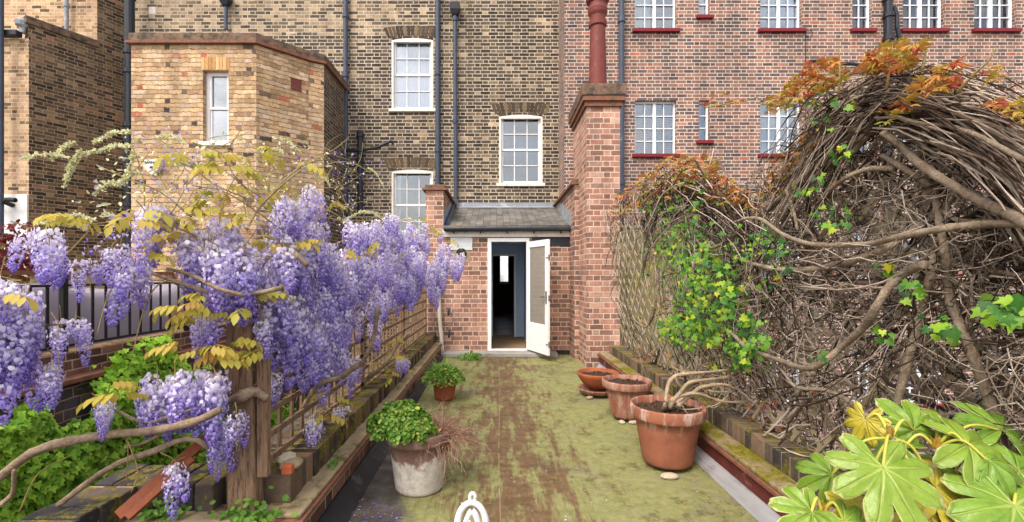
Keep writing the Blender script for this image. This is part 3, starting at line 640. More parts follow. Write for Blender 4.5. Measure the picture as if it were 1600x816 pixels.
b=MB(); b.add([(-1.0,e0[0],e0[1]),(1.38,e0[0],e0[1]),(1.38,e1[0],e1[1]),(-1.0,e1[0],e1[1]),(-1.0,e0[0],e0[1]-.05),(1.38,e0[0],e0[1]-.05),(1.38,e1[0],e1[1]-.05),(-1.0,e1[0],e1[1]-.05)],[(0,1,2,3),(7,6,5,4),(0,4,5,1),(1,5,6,2),(3,2,6,7),(0,3,7,4)])
def slatem():
    s=NT('mossy_slate_roof'); 
    return s
b.build('roof',M['slate'],ext)
b=MB(); box(b,-1.0,1.38,YM-.03,YM-.002,3.09,3.2); bar(b,(-1,YM-.11,3.085),(1.38,YM-.11,3.085),.2,.012,up=(0,-.31,.95)); b.build('flashing',M['lead'],ext)
for sx in (-.995,1.375):
    b=MB(); n=9
    for i in range(n):
        y0=8.45+(YM-8.46)*i/n; y1=8.45+(YM-8.46)*(i+1)/n; zz=2.40+.31*(y1-8.42); box(b,sx-.006,sx+.006,y0+.002,y1,zz-.12,min(zz+.2,3.09))
    b.build('soaker',M['lead'],ext)
b=MB(); box(b,-1.02,1.38,YE-.05,YE-.001,2.22,2.345); b.build('fascia',M['oldwhite'],ext)
b=MB(); tube(b,[(-.98,YE-.13,2.36),(1.37,YE-.13,2.375)],.055,12,2); 
for x in np.linspace(-.8,1.2,5): box(b,x-.012,x+.012,YE-.14,YE-.052,2.28,2.32)
b.build('gutter',M['black'],ext,smooth=False)
b=MB(); fbox(b,fr,dpx(704,0,YE)-X0,dpx(738,0,YE)-X0,vz(391,YE),2.215,0,.02); b.build('lead_panel',M['leadlt'],ext)
b=MB(); fbox(b,fr,.665-X0,1.385-X0,2.06,2.215,0,.02); b.build('damp_strip',M['black'],ext)
b=MB(); fbox(b,fr,.64-X0,1.375-X0,0.0,.085,.0,.015); b.build('plinth',M['blackband'],ext)
vx,vzz=dpx(721,0,YE),vz(396,YE)
b=MB(); fbox(b,fr,vx-.16-X0,vx+.16-X0,vzz-.17,vzz+.05,0,.008); b.build('render_patch',M['slab'],ext)
b=MB()
for r0,r1,y in ((.085,.06,.05),(.05,.03,.055)):
    an=np.linspace(0,2*np.pi,25); tube(b,[(vx+r0*math.cos(t),YE-.03,vzz+r0*math.sin(t)) for t in an],.014,6,1)
box(b,vx-.075,vx+.075,YE-.03,YE-.009,vzz-.015,vzz+.015); box(b,vx-.015,vx+.015,YE-.032,YE-.009,vzz-.075,vzz+.075)
b.build('round_vent',M['fanblk'],ext)
pipe(ext,[(dpx(684,0,8.5),8.5,vz(425,8.5)),(dpx(687,0,8.5),8.5,vz(500,8.5)),(dpx(690,0,8.5),8.5,vz(530,8.5)),(dpx(690,0,8.5),8.5,.05)],.035,'pipewhite',[(dpx(690,0,8.5),8.5,.14)])
for ty,tx in ((488,701),(522,702)):
    b=MB(); c=np.array(P(tx,ty,8.55)); tube(b,[c+(0,.05,.04),c+(0,-.03,.04),c+(0,-.06,.0),c+(0,-.06,-.06)],.02,8); tube(b,[c+(-.05,-.02,.075),c+(.05,-.02,.075)],.01,6,2); b.build('garden_tap',M['black'],ext)
# inner room
b=MB(); box(b,-.32,-.24,8.81,YM-.001,.0,2.35); box(b,.64,.70,8.81,YM-.001,0,2.35); box(b,-.32,.70,8.81,YM-.001,2.2,2.26); box(b,-.32,-.202,YM-.05,YM-.002,0.,2.2); box(b,.465,.70,YM-.05,YM-.002,0,2.2); box(b,-.205,.463,YM-.05,YM-.002,2.005,2.2); b.build('porch_wall',M['bluewall'],ext)
b=MB(); box(b,-.3,.65,8.6,10.92,-.02,.06); b.build('porch_floor',M['mat'],ext)
b=MB(); fo=.1
for a,c2,z0,z1 in ((-.17,-.10,.07,2.2),(.57,.62,.07,2.2),(-.10,.57,2.13,2.2),(-.10,.57,.07,.10)): box(b,a,c2,YE-.02,YE+.09,z0,z1)
b.build('door_frame',M['white'],ext,bevel=.004)
th=math.radians(24); hp=(.575,YE-.03); tip=(hp[0]+.80*math.sin(th),hp[1]-.80*math.cos(th))
fd=Fr(hp,tip); L=.80
b=MB(); z0,z1=.11,2.12
fbox(b,fd,0,.10,z0,z1,-.022,.022); fbox(b,fd,L-.10,L,z0,z1,-.022,.022); fbox(b,fd,.10,L-.10,z1-.11,z1,-.022,.022); fbox(b,fd,.10,L-.10,z0,z0+.52,-.022,.022)
fbox(b,fd,.10,.115,z0+.52,z1-.11,-.012,.012); fbox(b,fd,L-.115,L-.10,z0+.52,z1-.11,-.012,.012)
door=b.build('door',M['white'],ext,bevel=.004)
b=MB(); fbox(b,fd,.10,L-.10,z0+.52,z1-.11,-.004,.004); b.build('pane',M['frosted'],door)
b=MB()
for sd in (-1,1):
    a,c2=(sd*.022,sd*.03) if sd>0 else (-.03,-.022)
    fbox(b,fd,L-.07,L-.03,1.0,1.22,a,c2)
    q0=fd.p(L-.05,1.12,sd*.03); q1=fd.p(L-.05,1.12,sd*.065); q2=fd.p(L-.17,1.12,sd*.068); tube(b,[q0,q1,q2],.009,6,1,False)
b.build('handle',M['brass'],door)
for zz in (.3,1.1,1.8):
    b=MB(); fbox(b,fd,L-.0005,L+.006,zz-.05,zz+.05,-.012,.012); fbox(b,fd,L-.05,L,zz-.012,zz+.012,.022,.032) if zz!=1.1 else None; b.build('bolt',M['brass'],door)

# ------------------------------------------------------------------ chimney
ch=thing('chimney_stack','tall orange brick chimney stack with corbelled cap and red clay pot','chimney',(1.72,8,-3))
b=MB(); box(b,1.455,1.995,7.36,8.598,-3,4.22); b.build('shaft',M['stack'],ch)
b=MB(); box(b,1.42,2.03,7.32,8.64,4.22,4.30); box(b,1.385,2.065,7.285,8.675,4.30,4.38); b.build('corbel',M['terraedge'],ch,bevel=.006)
b=MB(); box(b,1.37,2.08,7.27,8.69,4.381,4.57); b.build('cap',M['glazed'],ch,bevel=.012)
b=MB(); blob(b,(1.73,7.95,4.56),(.33,.62,.10),3,.12,seed=3); b.build('mortar_flaunching',M['cement'],ch,smooth=True)
b=MB(); cx=1.71
lathe(b,[(.0,0),(.165,0),(.165,.05),(.15,.09),(.128,1.08),(.125,1.10),(.15,1.12),(.15,1.20),(.128,1.22),(.13,1.28),(.155,1.33),(.165,1.40),(.15,1.44),(.145,1.5),(.18,1.53),(.19,1.58),(.17,1.64),(.12,1.66),(.11,1.5),(.1,.2)],(cx,7.7,4.58),36); b.build('chimney_pot',M['chpot'],ch,smooth=False)
b=MB()
for i in range(14):
    t=i/14*2*math.pi; blob(b,(cx+.183*math.cos(t),7.7+.183*math.sin(t),6.15),(.017,.017,.022),1,0)
b.build('pot_holes',M['fanblk'],ch)

# ------------------------------------------------------------------ right parapet
rp=thing('parapet_wall','low mossy brick parapet with rowlock top running below the right trellis','wall',(1.8,4,0))
b=MB(); box(b,1.66,2.16,-1,7.355,-3,.20); b.build('brick_base',M['parared'],rp)
b=MB(); b.add([(1.59,-1,.004),(1.59,7.3,.004),(1.655,7.3,.10),(1.655,-1,.10)],[(0,1,2,3)]); b.add([(1.59,-1,.004),(1.655,-1,.10),(1.66,-1,.0)],None,[(0,1,2)]); b.build('upstand_flashing',M['flashing'],rp)
b=MB(); box(b,1.648,1.659,-1,7.3,.101,.198); b.build('painted_band',M['redband'],rp)
b=MB(); box(b,1.625,1.82,-1,7.355,.205,.232); b.build('creasing_tile',M['terraedge'],rp,bevel=.004)
b=MB(); box(b,1.64,1.80,-1,7.35,.2325,.262); b.build('ledge',M['mossledge'],rp,bevel=.008)
def rowlock(mb,x0,x1,y0,y1,z0,z1,axis='y',step=.085):
    n=round(((y1-y0) if axis=='y' else (x1-x0))/step); step=((y1-y0) if axis=='y' else (x1-x0))/n
    for i in range(n):
        j=R.uniform(-.006,.006,3); a=i*step+.005; c=(i+1)*step-.005
        if axis=='y': box(mb,x0+j[0],x1+j[1],y0+a,y0+c,z0,z1+j[2],R.random())
        else: box(mb,x0+a,x0+c,y0+j[0],y1+j[1],z0,z1+j[2],R.random())
def capbrick(name,stops):
    s=NT(name); r=s.rnd(); col=s.ramp(s.math('ADD',r,s.math('MULTIPLY',s.math('SUBTRACT',s.noise(14,6,.7),.5),.9)),stops)
    gn=s.n('ShaderNodeSeparateXYZ',{0:s.n('ShaderNodeNewGeometry').outputs['Normal']}).outputs[2]
    col=s.mix(s.math('MULTIPLY',s.sm(s.math('ADD',s.noise(5,6,.75),s.math('MULTIPLY',gn,.06)),.53,.62),.85),col,s.ramp(s.noise(50),[(.3,S(74,68,22)),(.7,S(134,124,50))]))
    return s.bsdf(col,.92,s.noise(40,6,.7),.6,.01,.15)
M['capR']=capbrick('dark_coping_brick',[(0,S(58,54,52)),(.5,S(88,78,70)),(.85,S(120,102,84)),(1,S(136,108,84))])
M['capL']=capbrick('brown_coping_brick',[(0,S(54,48,44)),(.5,S(92,78,66)),(1,S(128,102,80))])
M['capD']=capbrick('slate_dark_coping',[(0,S(52,50,52)),(.5,S(72,68,68)),(1,S(100,86,76))])
b=MB(); rowlock(b,1.82,2.15,-1,7.35,.2,.37); b.build('rowlock_brick',M['capR'],rp,bevel=.006)
b=MB(); box(b,1.828,2.14,-1,7.34,.2,.362); b.build('mortar_bed',M['cement'],rp)

# ------------------------------------------------------------------ left parapet
lp=thing('parapet_wall','stepped brick parapet with cement ledge carrying the wooden trellis at left','wall',(-1.3,4,0))
b=MB(); box(b,-1.50,-1.035,2.40,8.59,-3,.195); box(b,-2.16,-1.505,2.335,2.70,-3,.195); b.build('brick_base',M['parared'],lp)
b=MB(); b.add([(-.90,2.3,.004),(-.96,8.3,.004),(-1.032,8.3,.07),(-1.032,2.3,.07)],[(3,2,1,0)]); box(b,-1.034,-1.030,2.41,8.3,0,.085); b.build('bitumen_upstand',M['blackband'],lp)
b=MB(); box(b,-1.30,-1.01,2.37,8.59,.195,.22); box(b,-2.16,-1.302,2.30,2.6,.195,.22); b.build('creasing_tile',M['terraedge'],lp,bevel=.004)
b=MB(); box(b,-1.25,-1.03,2.39,8.58,.221,.245); box(b,-2.14,-1.252,2.32,2.5,.221,.245); b.build('ledge',M['cement'],lp,bevel=.008)
b=MB(); rowlock(b,-1.49,-1.14,2.50,8.58,.2,.395); b.build('rowlock_brick',M['capL'],lp,bevel=.006)
b=MB(); box(b,-1.48,-1.15,2.52,8.57,.2,.387); b.build('mortar_bed',M['cement'],lp)
rw=thing('garden_wall','dark capped low brick wall under the leaning orange brown plank','wall',(-1.9,2.2,0))
b=MB(); rowlock(b,-2.15,-1.50,2.42,2.68,.2,.39,'x',.11); rowlock(b,-2.16,-1.90,.2,2.40,.2,.39,'y',.11); b.build('coping',M['capD'],rw,bevel=.008)
b=MB(); box(b,-2.14,-1.51,2.43,2.67,.196,.382); box(b,-2.15,-1.91,.2,2.41,-3,.382); b.build('brick_base',M['parared'],rw)

# ------------------------------------------------------------------ neighbour's wall, railing, cover
nw=thing('boundary_wall','blue black brick garden wall with red tile coping below the black railing','wall',(-3.5,5,-3))
b=MB(); box(b,-3.75,-3.43,1.0,8.45,-3,.63); b.build('brick_base',M['blueb'],nw)
b=MB(); box(b,-3.76,-3.38,1.0,8.45,.63,.672); b.build('coping',M['terraedge'],nw,bevel=.006)
b=MB(); box(b,-3.74,-3.50,1.0,8.45,.672,.86); b.build('upper_course',M['parared'],nw)
ra=thing('railing','black painted metal bar railing on top of the ivy covered wall','railing',(-3.55,5,.86))
ys=np.arange(3.2,8.2,.135)
b=MB(); box(b,-3.575,-3.545,3.1,8.3,1.405,1.425); b.build('top_rail',M['rail'],ra); b=MB(); box(b,-3.575,-3.545,3.1,8.3,.905,.925); b.build('bottom_rail',M['rail'],ra)
for i,y in enumerate(ys):
    b=MB(); 
    if i%11==4: box(b,-3.58,-3.54,y-.022,y+.022,.86,1.62); b.build('post',M['rail'],ra)
    else: box(b,-3.564,-3.555,y-.012,y+.012,.926,1.404); b.build('bar',M['rail'],ra)
b=MB(); nx,ny=26,60; g=np.linspace(0,1,nx); V=[]
for j in range(ny):
    y=3.1+j/(ny-1)*4.7
    for i in range(nx):
        t=i/(nx-1); s=min(1,min(t,1-t)*7); s=s**.45; e=min(1,min(j+3,ny-1-j)/5)**.5
        z=.5+(.86+.05*math.sin(y*2.1)+.03*math.sin(y*7+t*5))*s*e
        xx=-5.3+t*1.45+.02*math.sin(y*4+z*3)*(1-s)+(.03*math.sin(y*2.3))
        V.append((xx,y,z))
b.add(V,[(j*nx+i,j*nx+i+1,(j+1)*nx+i+1,(j+1)*nx+i) for j in range(ny-1) for i in range(nx-1)])
tag(b.build('furniture_cover',M['cover'],None,True,loc=(-4.6,5.8,.5)),'mauve grey fabric cover draped over long furniture behind the black railing','furniture cover')
hr=thing('timber_screen','brown top railed timber screen with grey posts behind the furniture cover','screen',(-6,6.5,.5))
b=MB(); box(b,-6.1,-6.02,5.0,9.0,1.50,1.56); b.build('top_rail',M['terraedge'],hr)
for y in (5.2,6.0,6.8,7.6,8.4):
    b=MB(); box(b,-6.1,-6.03,y-.05,y+.05,.5,1.5); b.build('post',M['lat'],hr)
b=MB()
for k in range(5): box(b,-6.125,-6.105,5.0,9.0,.6+k*.17,.74+k*.17)
b.build('board_panel',M['lat'],hr)

# ------------------------------------------------------------------ left trellis
tr=thing('trellis_fence','weathered square lattice fence with stout end post on the left parapet','trellis',(-1.33,2.6,.39))
b=MB(); V=[]
for z,w in ((.24,.075),(.7,.07),(1.40,.066)):
    cx=-1.345-.02*(z-.3); V+=[(cx-w,2.44-w*.6,z),(cx+w,2.44-w*.6,z),(cx+w,2.44+w*.6,z),(cx-w,2.44+w*.6,z)]
b.add(V,[(0,3,2,1),(8,9,10,11)]+[(a+i,a+(i+1)%4,a+4+(i+1)%4,a+4+i) for a in (0,4) for i in range(4)]); b.build('post',M['wood'],tr,bevel=.006)
b=MB(); box(b,-1.27,-1.215,2.41,2.45,.43,1.1); b.build('batten',M['wood'],tr)
for y in (4.4,6.4,8.4):
    b=MB(); box(b,-1.38,-1.30,y-.04,y+.04,.395,1.42); b.build('post',M['wood'],tr)
b=MB()
for y in np.arange(2.62,8.4,.16): box(b,-1.335,-1.318,y-.016+R.uniform(-.008,.008),y+.016,.40,1.40,R.random())
for z in (.44,.58,.72,.87,1.03,1.19,1.35): box(b,-1.317,-1.300,2.48,8.38,z-.017,z+.017,R.random())
b.build('lattice',M['wood'],tr)

# ------------------------------------------------------------------ right trellis
tx=thing('lattice_trellis','grey diamond lattice trellis tangled in dead vines on the right parapet','trellis',(1.98,4,.37))
b=MB(); y0,y1,z0,z1=1.3,7.30,.40,2.25; H=z1-z0
def leanx(y,z): return 1.98-.12*max(0,(z-.4))*min(1,max(0,(y-4.5)/2))
for sgn in (1,-1):
    for k in np.arange(y0-H,y1+H,.23):
        p=[]
        for t in np.linspace(0,1,7):
            z=z0+H*t; y=k+sgn*(t-.5)*H*.9
            if y0<=y<=y1 and z<EYE-(np.interp(VX+F*1.95/y,[940,1000,1060,1120,1180,1230,1290,1350,1400,1450,1500,1560,1620,1800],[345,296,262,280,316,235,155,115,95,100,120,150,190,260])-HY)*y/F-.18: p.append((leanx(y,z)+.008*sgn,y,z))
        for i in range(len(p)-1): bar(b,p[i],p[i+1],.028,.008,R.random(),up=(1,0,0))
b.build('lattice',M['lat'],tx)
for (pa,pb,w) in (((1448,200),(1452,430),.07),((1537,320),(1524,480),.05),((1395,470),(1392,330),.05),((1260,330),(1270,640),.045)):
    b=MB(); bar(b,PX(*pa,2.0),PX(*pb,2.0),w,.03,up=(1,0,0)); b.build('post',M['lat'],tx)
for (pa,pb,w) in (((1400,345),(1460,338),.05),((1420,392),(1600,400),.04),((1300,300),(1390,380),.05),((1330,255),(1365,345),.06),((1480,590),(1600,690),.05),((1240,360),(1310,300),.05),((1430,505),(1520,640),.05),((1545,560),(1600,640),.05)):
    b=MB(); bar(b,PX(*pa,1.95),PX(*pb,2.03),w,.016,up=(1,0,0)); b.build('loose_slat',M['lat'],tx)

gw=thing('rendered_wall','olive grey rendered wall glimpsed through the far end of the diamond lattice','wall',(3,9,-3))
b=MB(); box(b,2.2,4.6,8.9,9.1,-3,2.42); b.build('render',simple('mossy_render',S(132,124,98),.9,.25,2.5,.3,c2=S(98,106,58),thr=(.5,.68)),gw); b=MB(); box(b,2.17,4.63,8.87,9.13,2.42,2.48); b.build('coping',M['concrete'],gw)
# ------------------------------------------------------------------ creeper (dead vine with orange leaves) on the right
cr=thing('climbing_creeper','leafless tangled creeper with thick grey brown stems and orange young leaves','climber',(1.9,3,.37))
BR=[([(1077,347),(1090,377),(1115,387),(1157,360),(1190,335),(1232,297),(1273,260),(1315,231),(1352,214)],(3,5,6),1.78),
([(1148,347),(1169,341),(1190,343),(1223,366),(1265,381),(1315,383),(1361,381),(1398,372),(1457,360),(1523,352),(1620,348)],(4,6,7),1.68),
([(1130,395),(1173,411),(1211,420),(1248,422),(1294,417),(1340,405),(1382,388),(1410,372),(1440,350)],(5,8,7),1.76),
([(1444,413),(1415,426),(1390,447),(1369,480),(1348,513),(1315,542),(1290,563),(1261,576),(1223,565),(1190,553),(1165,542),(1144,522),(1119,509),(1098,501)],(7,7,4),1.72),
([(1198,559),(1223,580),(1244,605),(1286,609),(1315,620),(1348,645),(1369,663),(1385,690)],(3.5,5,5),1.76),
([(1460,400),(1455,426),(1446,463),(1436,505),(1419,563),(1402,634),(1392,700)],(8,8.5,9),1.80),
([(1378,243),(1407,260),(1446,285),(1461,306),(1469,352),(1477,400),(1480,434),(1486,472),(1502,513),(1523,563),(1552,647),(1570,720)],(7,9,10),1.80),
([(1378,206),(1407,227),(1432,252),(1461,273),(1502,298),(1540,318),(1577,335),(1620,358)],(8,10,11),1.72),
([(1390,190),(1403,202),(1440,218),(1482,222),(1523,252),(1565,268),(1620,300)],(6,9,10),1.80),
([(1398,181),(1440,193),(1482,197),(1523,210),(1557,227),(1620,262)],(4,5,5.5),1.68),
([(1365,204),(1336,202),(1307,210),(1273,243),(1252,268),(1232,293),(1200,330),(1150,372)],(6,6,4),1.80),
([(1398,264),(1357,264),(1323,277),(1298,297),(1275,320)],(6,5,4),1.75),
([(1445,411),(1494,415),(1532,420),(1565,426),(1620,436)],(6,6,6),1.84),
([(1475,330),(1500,345),(1540,345),(1580,340),(1620,330)],(5,6,6),1.82),
([(1352,214),(1330,240),(1300,262),(1262,290),(1228,318)],(6,6,4),1.83),
([(1010,335),(1022,400),(1025,470),(1012,510),(990,500)],(2,2.5,2),1.78),
([(1228,297),(1240,330),(1246,360)],(3,3,2.5),1.70)]
for pts_,rad,X in BR:
    p=[PX(x,y,X+.035*math.sin(i*1.7+X*40)) for i,(x,y) in enumerate(pts_)]
    Dm=F*X/(pts_[len(pts_)//2][0]-VX)
    b=MB(); tube(b,p,[r*.70*Dm/F for r in rad],9,7,wob=.07,rnd=.4+.3*random.random()); b.build('stem',M['bark'],cr,smooth=True)
TOPX=[940,1000,1060,1120,1180,1230,1290,1350,1400,1450,1500,1560,1620,1800]; TOPY=[345,296,262,280,316,235,155,115,95,100,120,150,190,260]
def topz(y):
    px=VX+F*1.9/y; return EYE-(np.interp(px,TOPX,TOPY)-HY)*y/F
def twigs(mb,n,k,start,dirn,length,rad,wig,sides=3,sag=0):
    d=norm(dirn); s=np.array(start,float); pts=[s]; st=length[:,None]/(k-1)
    for i in range(k-1):
        d=norm(d+R.normal(0,wig,(n,3))+np.array([0,0,-sag])); pts.append(pts[-1]+d*st)
    Pn=np.stack(pts,1)
    Rn=rad[:,None]*np.linspace(1,.55,k)[None]
    return Pn,Rn
b=MB()
n=5600; 
D=1/R.uniform(1/7.3,1/1.35,n)     # about even in the picture
zt=np.array([topz(y) for y in D]); z=.38+(zt-.38)*R.random(n)**.9; x=R.normal(1.93,.075,n); x-=.10*np.clip((z-1.2),0,1.5)*np.clip((D-4.2)/2,0,1)
keep=~((D<2.7)&(z<1.25)&(R.random(len(D))<.35)); D,z,x=D[keep],z[keep],x[keep]; n=len(D)
keep=~((D>5.0)&(D<7.0)&(z>.7)&(z<2.1)&(R.random(n)<.97)); D,z,x=D[keep],z[keep],x[keep]; n=len(D)
dirs=np.stack([R.normal(0,.22,n),R.normal(0,.75,n),R.normal(.05,.8,n)],1)
Pn,Rn=twigs(b,n,6,np.stack([x,D,z],1),dirs,R.uniform(.2,.65,n)*np.clip(D/3,.75,1.3),R.uniform(.0018,.0048,n)*np.clip(D/3,.8,1.4),.26)
Pn[:,:,0]=np.clip(Pn[:,:,0],1.70,2.2); Pn[:,:,2]=np.maximum(Pn[:,:,2],.375); Pn[:,:,0]=np.maximum(Pn[:,:,0],2.0-.25*np.clip((Pn[:,:,2]-.5)/.5,0,1))
tz=np.interp(Pn[:,:,1],np.linspace(1,8,200),[topz(y) for y in np.linspace(1,8,200)]); Pn[:,:,2]=np.where(Pn[:,:,2]>tz,tz-.3*(Pn[:,:,2]-tz),Pn[:,:,2])
tubes(b,Pn,Rn,4,R.random(n))
n=300; D=1/R.uniform(1/6.5,1/1.4,n); z=.38+(np.array([topz(y) for y in D])-.55)*R.random(n)
k_=~((D>5.0)&(z>.7)); D,z=D[k_],z[k_]; n=len(D)
Pn,Rn=twigs(b,n,7,np.stack([R.normal(2.03,.05,n),D,z],1),np.stack([R.normal(0,.2,n),R.normal(0,.8,n),R.normal(.1,.7,n)],1),R.uniform(.3,.8,n),R.uniform(.006,.013,n),.22)
Pn[:,:,0]=np.clip(Pn[:,:,0],1.86,2.2); Pn[:,:,2]=np.maximum(Pn[:,:,2],.38); Pn[:,:,2]=np.minimum(Pn[:,:,2],np.interp(Pn[:,:,1],np.linspace(1,8,200),[topz(y) for y in np.linspace(1,8,200)])-.1); tubes(b,Pn,Rn,6,R.random(n))
# long arched runners of the near hump
def arcs(n,A,B,bow,rad,jx=.12):
    out=[]
    for i in range(n):
        a=np.array(A)+R.normal(0,1,2)*np.array([34,20]); c=np.array([R.uniform(*B[0]),R.uniform(*B[1])])
        t=np.linspace(0,1,9)[:,None]; m=a*(1-t)+c*t; m[:,1]-=bow*R.uniform(.5,1.4)*4*(t*(1-t))[:,0]; m+=np.cumsum(R.normal(0,5.5,m.shape),0)*.75
        X=1.80+R.normal(0,jx/2); out.append([PX(max(p[0],1005),p[1],X+.03*math.sin(j+i)) for j,p in enumerate(m)])
    return np.array(out), R.uniform(*rad,n)[:,None]*np.linspace(1,.6,9)[None]
for args in ((125,(1375,165),((1590,1660),(180,340)),30,(.0018,.0062)),(70,(1385,150),((1180,1260),(290,400)),34,(.0018,.0058)),(70,(1340,165),((1230,1300),(200,270)),14,(.002,.005)),(60,(1450,200),((1600,1650),(300,420)),18,(.002,.006)),(80,(1060,300),((980,1010),(330,420)),22,(.004,.008)),(60,(1070,290),((1150,1200),(330,420)),14,(.004,.008)),(50,(1300,190),((1420,1500),(110,170)),20,(.002,.005)),(34,(1250,420),((1330,1560),(330,500)),-18,(.002,.006)),(16,(1240,620),((1340,1480),(450,560)),-14,(.002,.005))):
    Pn,Rn=arcs(*args); tubes(b,Pn,Rn,5,R.random(len(Pn)))
stuff(b.build('twigs',M['twig'],cr,smooth=True))
# creeper leaf: five pointed leaflets
def leaflet(L,W): return [(0,0,0),(W*.5,L*.4,.06*L),(W*.42,L*.7,.02*L),(0,L,-.14*L),(-W*.42,L*.7,.02*L),(-W*.5,L*.4,.06*L),(0,L*.5,-.03*L)]
LQ=[(0,1,6,5),(1,2,3,6),(5,6,3,4)]
CV=[];CQ=[]
for a,l in ((0,1),(.75,.9),(-.75,.9),(1.45,.62),(-1.45,.62)):
    o=len(CV)
    for (x,y,z) in leaflet(l,.33*l): CV.append((x*math.cos(a)+y*math.sin(a),-x*math.sin(a)+y*math.cos(a),z-.18*abs(a)*y))
    CQ+=[tuple(i+o for i in q) for q in LQ]
def pxscatter(poly,n):
    xs=[p[0] for p in poly]; ys=[p[1] for p in poly]; out=[]
    while len(out)<n:
        q=(R.uniform(min(xs),max(xs)),R.uniform(min(ys),max(ys)))
        if inpoly(*q,poly): out.append(q)
    return out
b=MB(); bt=MB()
for poly,n,X,sz in (([(945,335),(965,300),(1000,275),(1040,245),(1090,240),(1120,250),(1130,275),(1170,300),(1180,330),(1120,320),(1070,300),(1010,320),(960,345)],560,1.80,.075),
    ([(1190,160),(1230,130),(1260,95),(1300,90),(1330,115),(1290,140),(1230,170),(1200,175)],190,1.72,.066),
    ([(1360,80),(1400,62),(1445,65),(1440,90),(1410,110),(1340,115)],100,1.70,.07),([(1430,120),(1495,90),(1500,100),(1480,140),(1420,150)],36,1.66,.07),
    ([(1360,175),(1420,150),(1425,165),(1375,205)],14,1.66,.07),([(1535,105),(1560,100),(1565,125),(1535,125)],7,1.65,.065),([(1540,150),(1600,155),(1600,200),(1560,170)],22,1.7,.065),
    ([(1095,160),(1130,140),(1160,155),(1150,170),(1110,175)],16,1.72,.06),([(1200,250),(1260,200),(1290,220),(1240,270),(1200,300)],90,1.8,.05),([(1190,290),(1240,250),(1230,300),(1190,330)],40,1.85,.055)):
    for q in pxscatter(poly,int(n*1.45)):
        loc=np.array([PX(q[0],q[1],X+R.normal(0,.07))]); dd=loc[0,1]
        nn=np.array([[R.normal(-.1,.35),R.normal(-.1,.35),R.uniform(.6,1)]]); tp=np.array([[R.normal(0,.8),R.normal(-.2,.8),R.normal(-.15,.3)]])
        inst(b,CV,loc,basis(nn,tp),[sz*R.uniform(.5,1.1)*(.68 if dd<3 else .78)],CQ,rnd=np.array([np.clip(R.normal(.5,.27),0,1)]))
b.build('orange_foliage',M['creep'],cr,smooth=True)
for pts_ in ([(1495,145),(1520,118),(1545,95),(1555,75)],[(1100,168),(1150,160),(1200,148)],[(1440,110),(1446,85),(1450,60)],[(1385,140),(1392,95),(1395,68)],[(1310,150),(1312,110),(1310,75)],[(1460,150),(1463,135),(1470,100)]):
    bt=MB(); tube(bt,[PX(x,y,1.68) for x,y in pts_],[.006,.002],5,5); bt.build('fresh_shoot',M['greentwig'],cr,smooth=True)
b=MB(); n=520; D=1/R.uniform(1/6.5,1/1.6,n); loc=np.stack([R.normal(1.98,.05,n),D,.4+R.random(n)**1.8*1.0],1)
inst(b,leaflet(1,.8),loc,basis(R.normal(0,1,(n,3)),R.normal(0,1,(n,3))),R.uniform(.03,.06,n)*np.clip(D/4,.45,1.2),LQ); b.build('dead_leaves',M['deadleaf'],cr,smooth=True)

# ivy leaf template
IO=[(0,-.05),(.28,-.22),(.52,.02),(.34,.22),(.46,.5),(.2,.52),(0,1),(-.2,.52),(-.46,.5),(-.34,.22),(-.52,.02),(-.28,-.22)]
IV=[(0,.2,.0)]+[(x,y,.10*abs(x)-.10*y*y) for x,y in IO]; IT=[(0,i+1,(i+1)%12+1) for i in range(12)]
iv=thing('ivy','green and yellow ivy climbing over the middle of the lattice trellis','ivy',(1.85,4,.37))
b=MB()
def ivyscatter(b,poly,n,X,sz,jx=.085,mean=.48,sd=.27):
    q=pxscatter(poly,n); loc=np.array([PX(x,y,X+R.normal(0,jx)) for x,y in q])
    nn=np.stack([R.normal(-.8,.3,n),R.normal(-.7,.4,n),R.normal(.5,.35,n)],1); tp=np.stack([R.normal(0,.6,n),R.normal(0,.6,n),R.normal(-.8,.4,n)],1)
    inst(b,IV,loc,basis(nn,tp),R.uniform(.45,1.25,n)*sz,tt=IT,rnd=np.clip(R.normal(mean,sd,n),0,1))
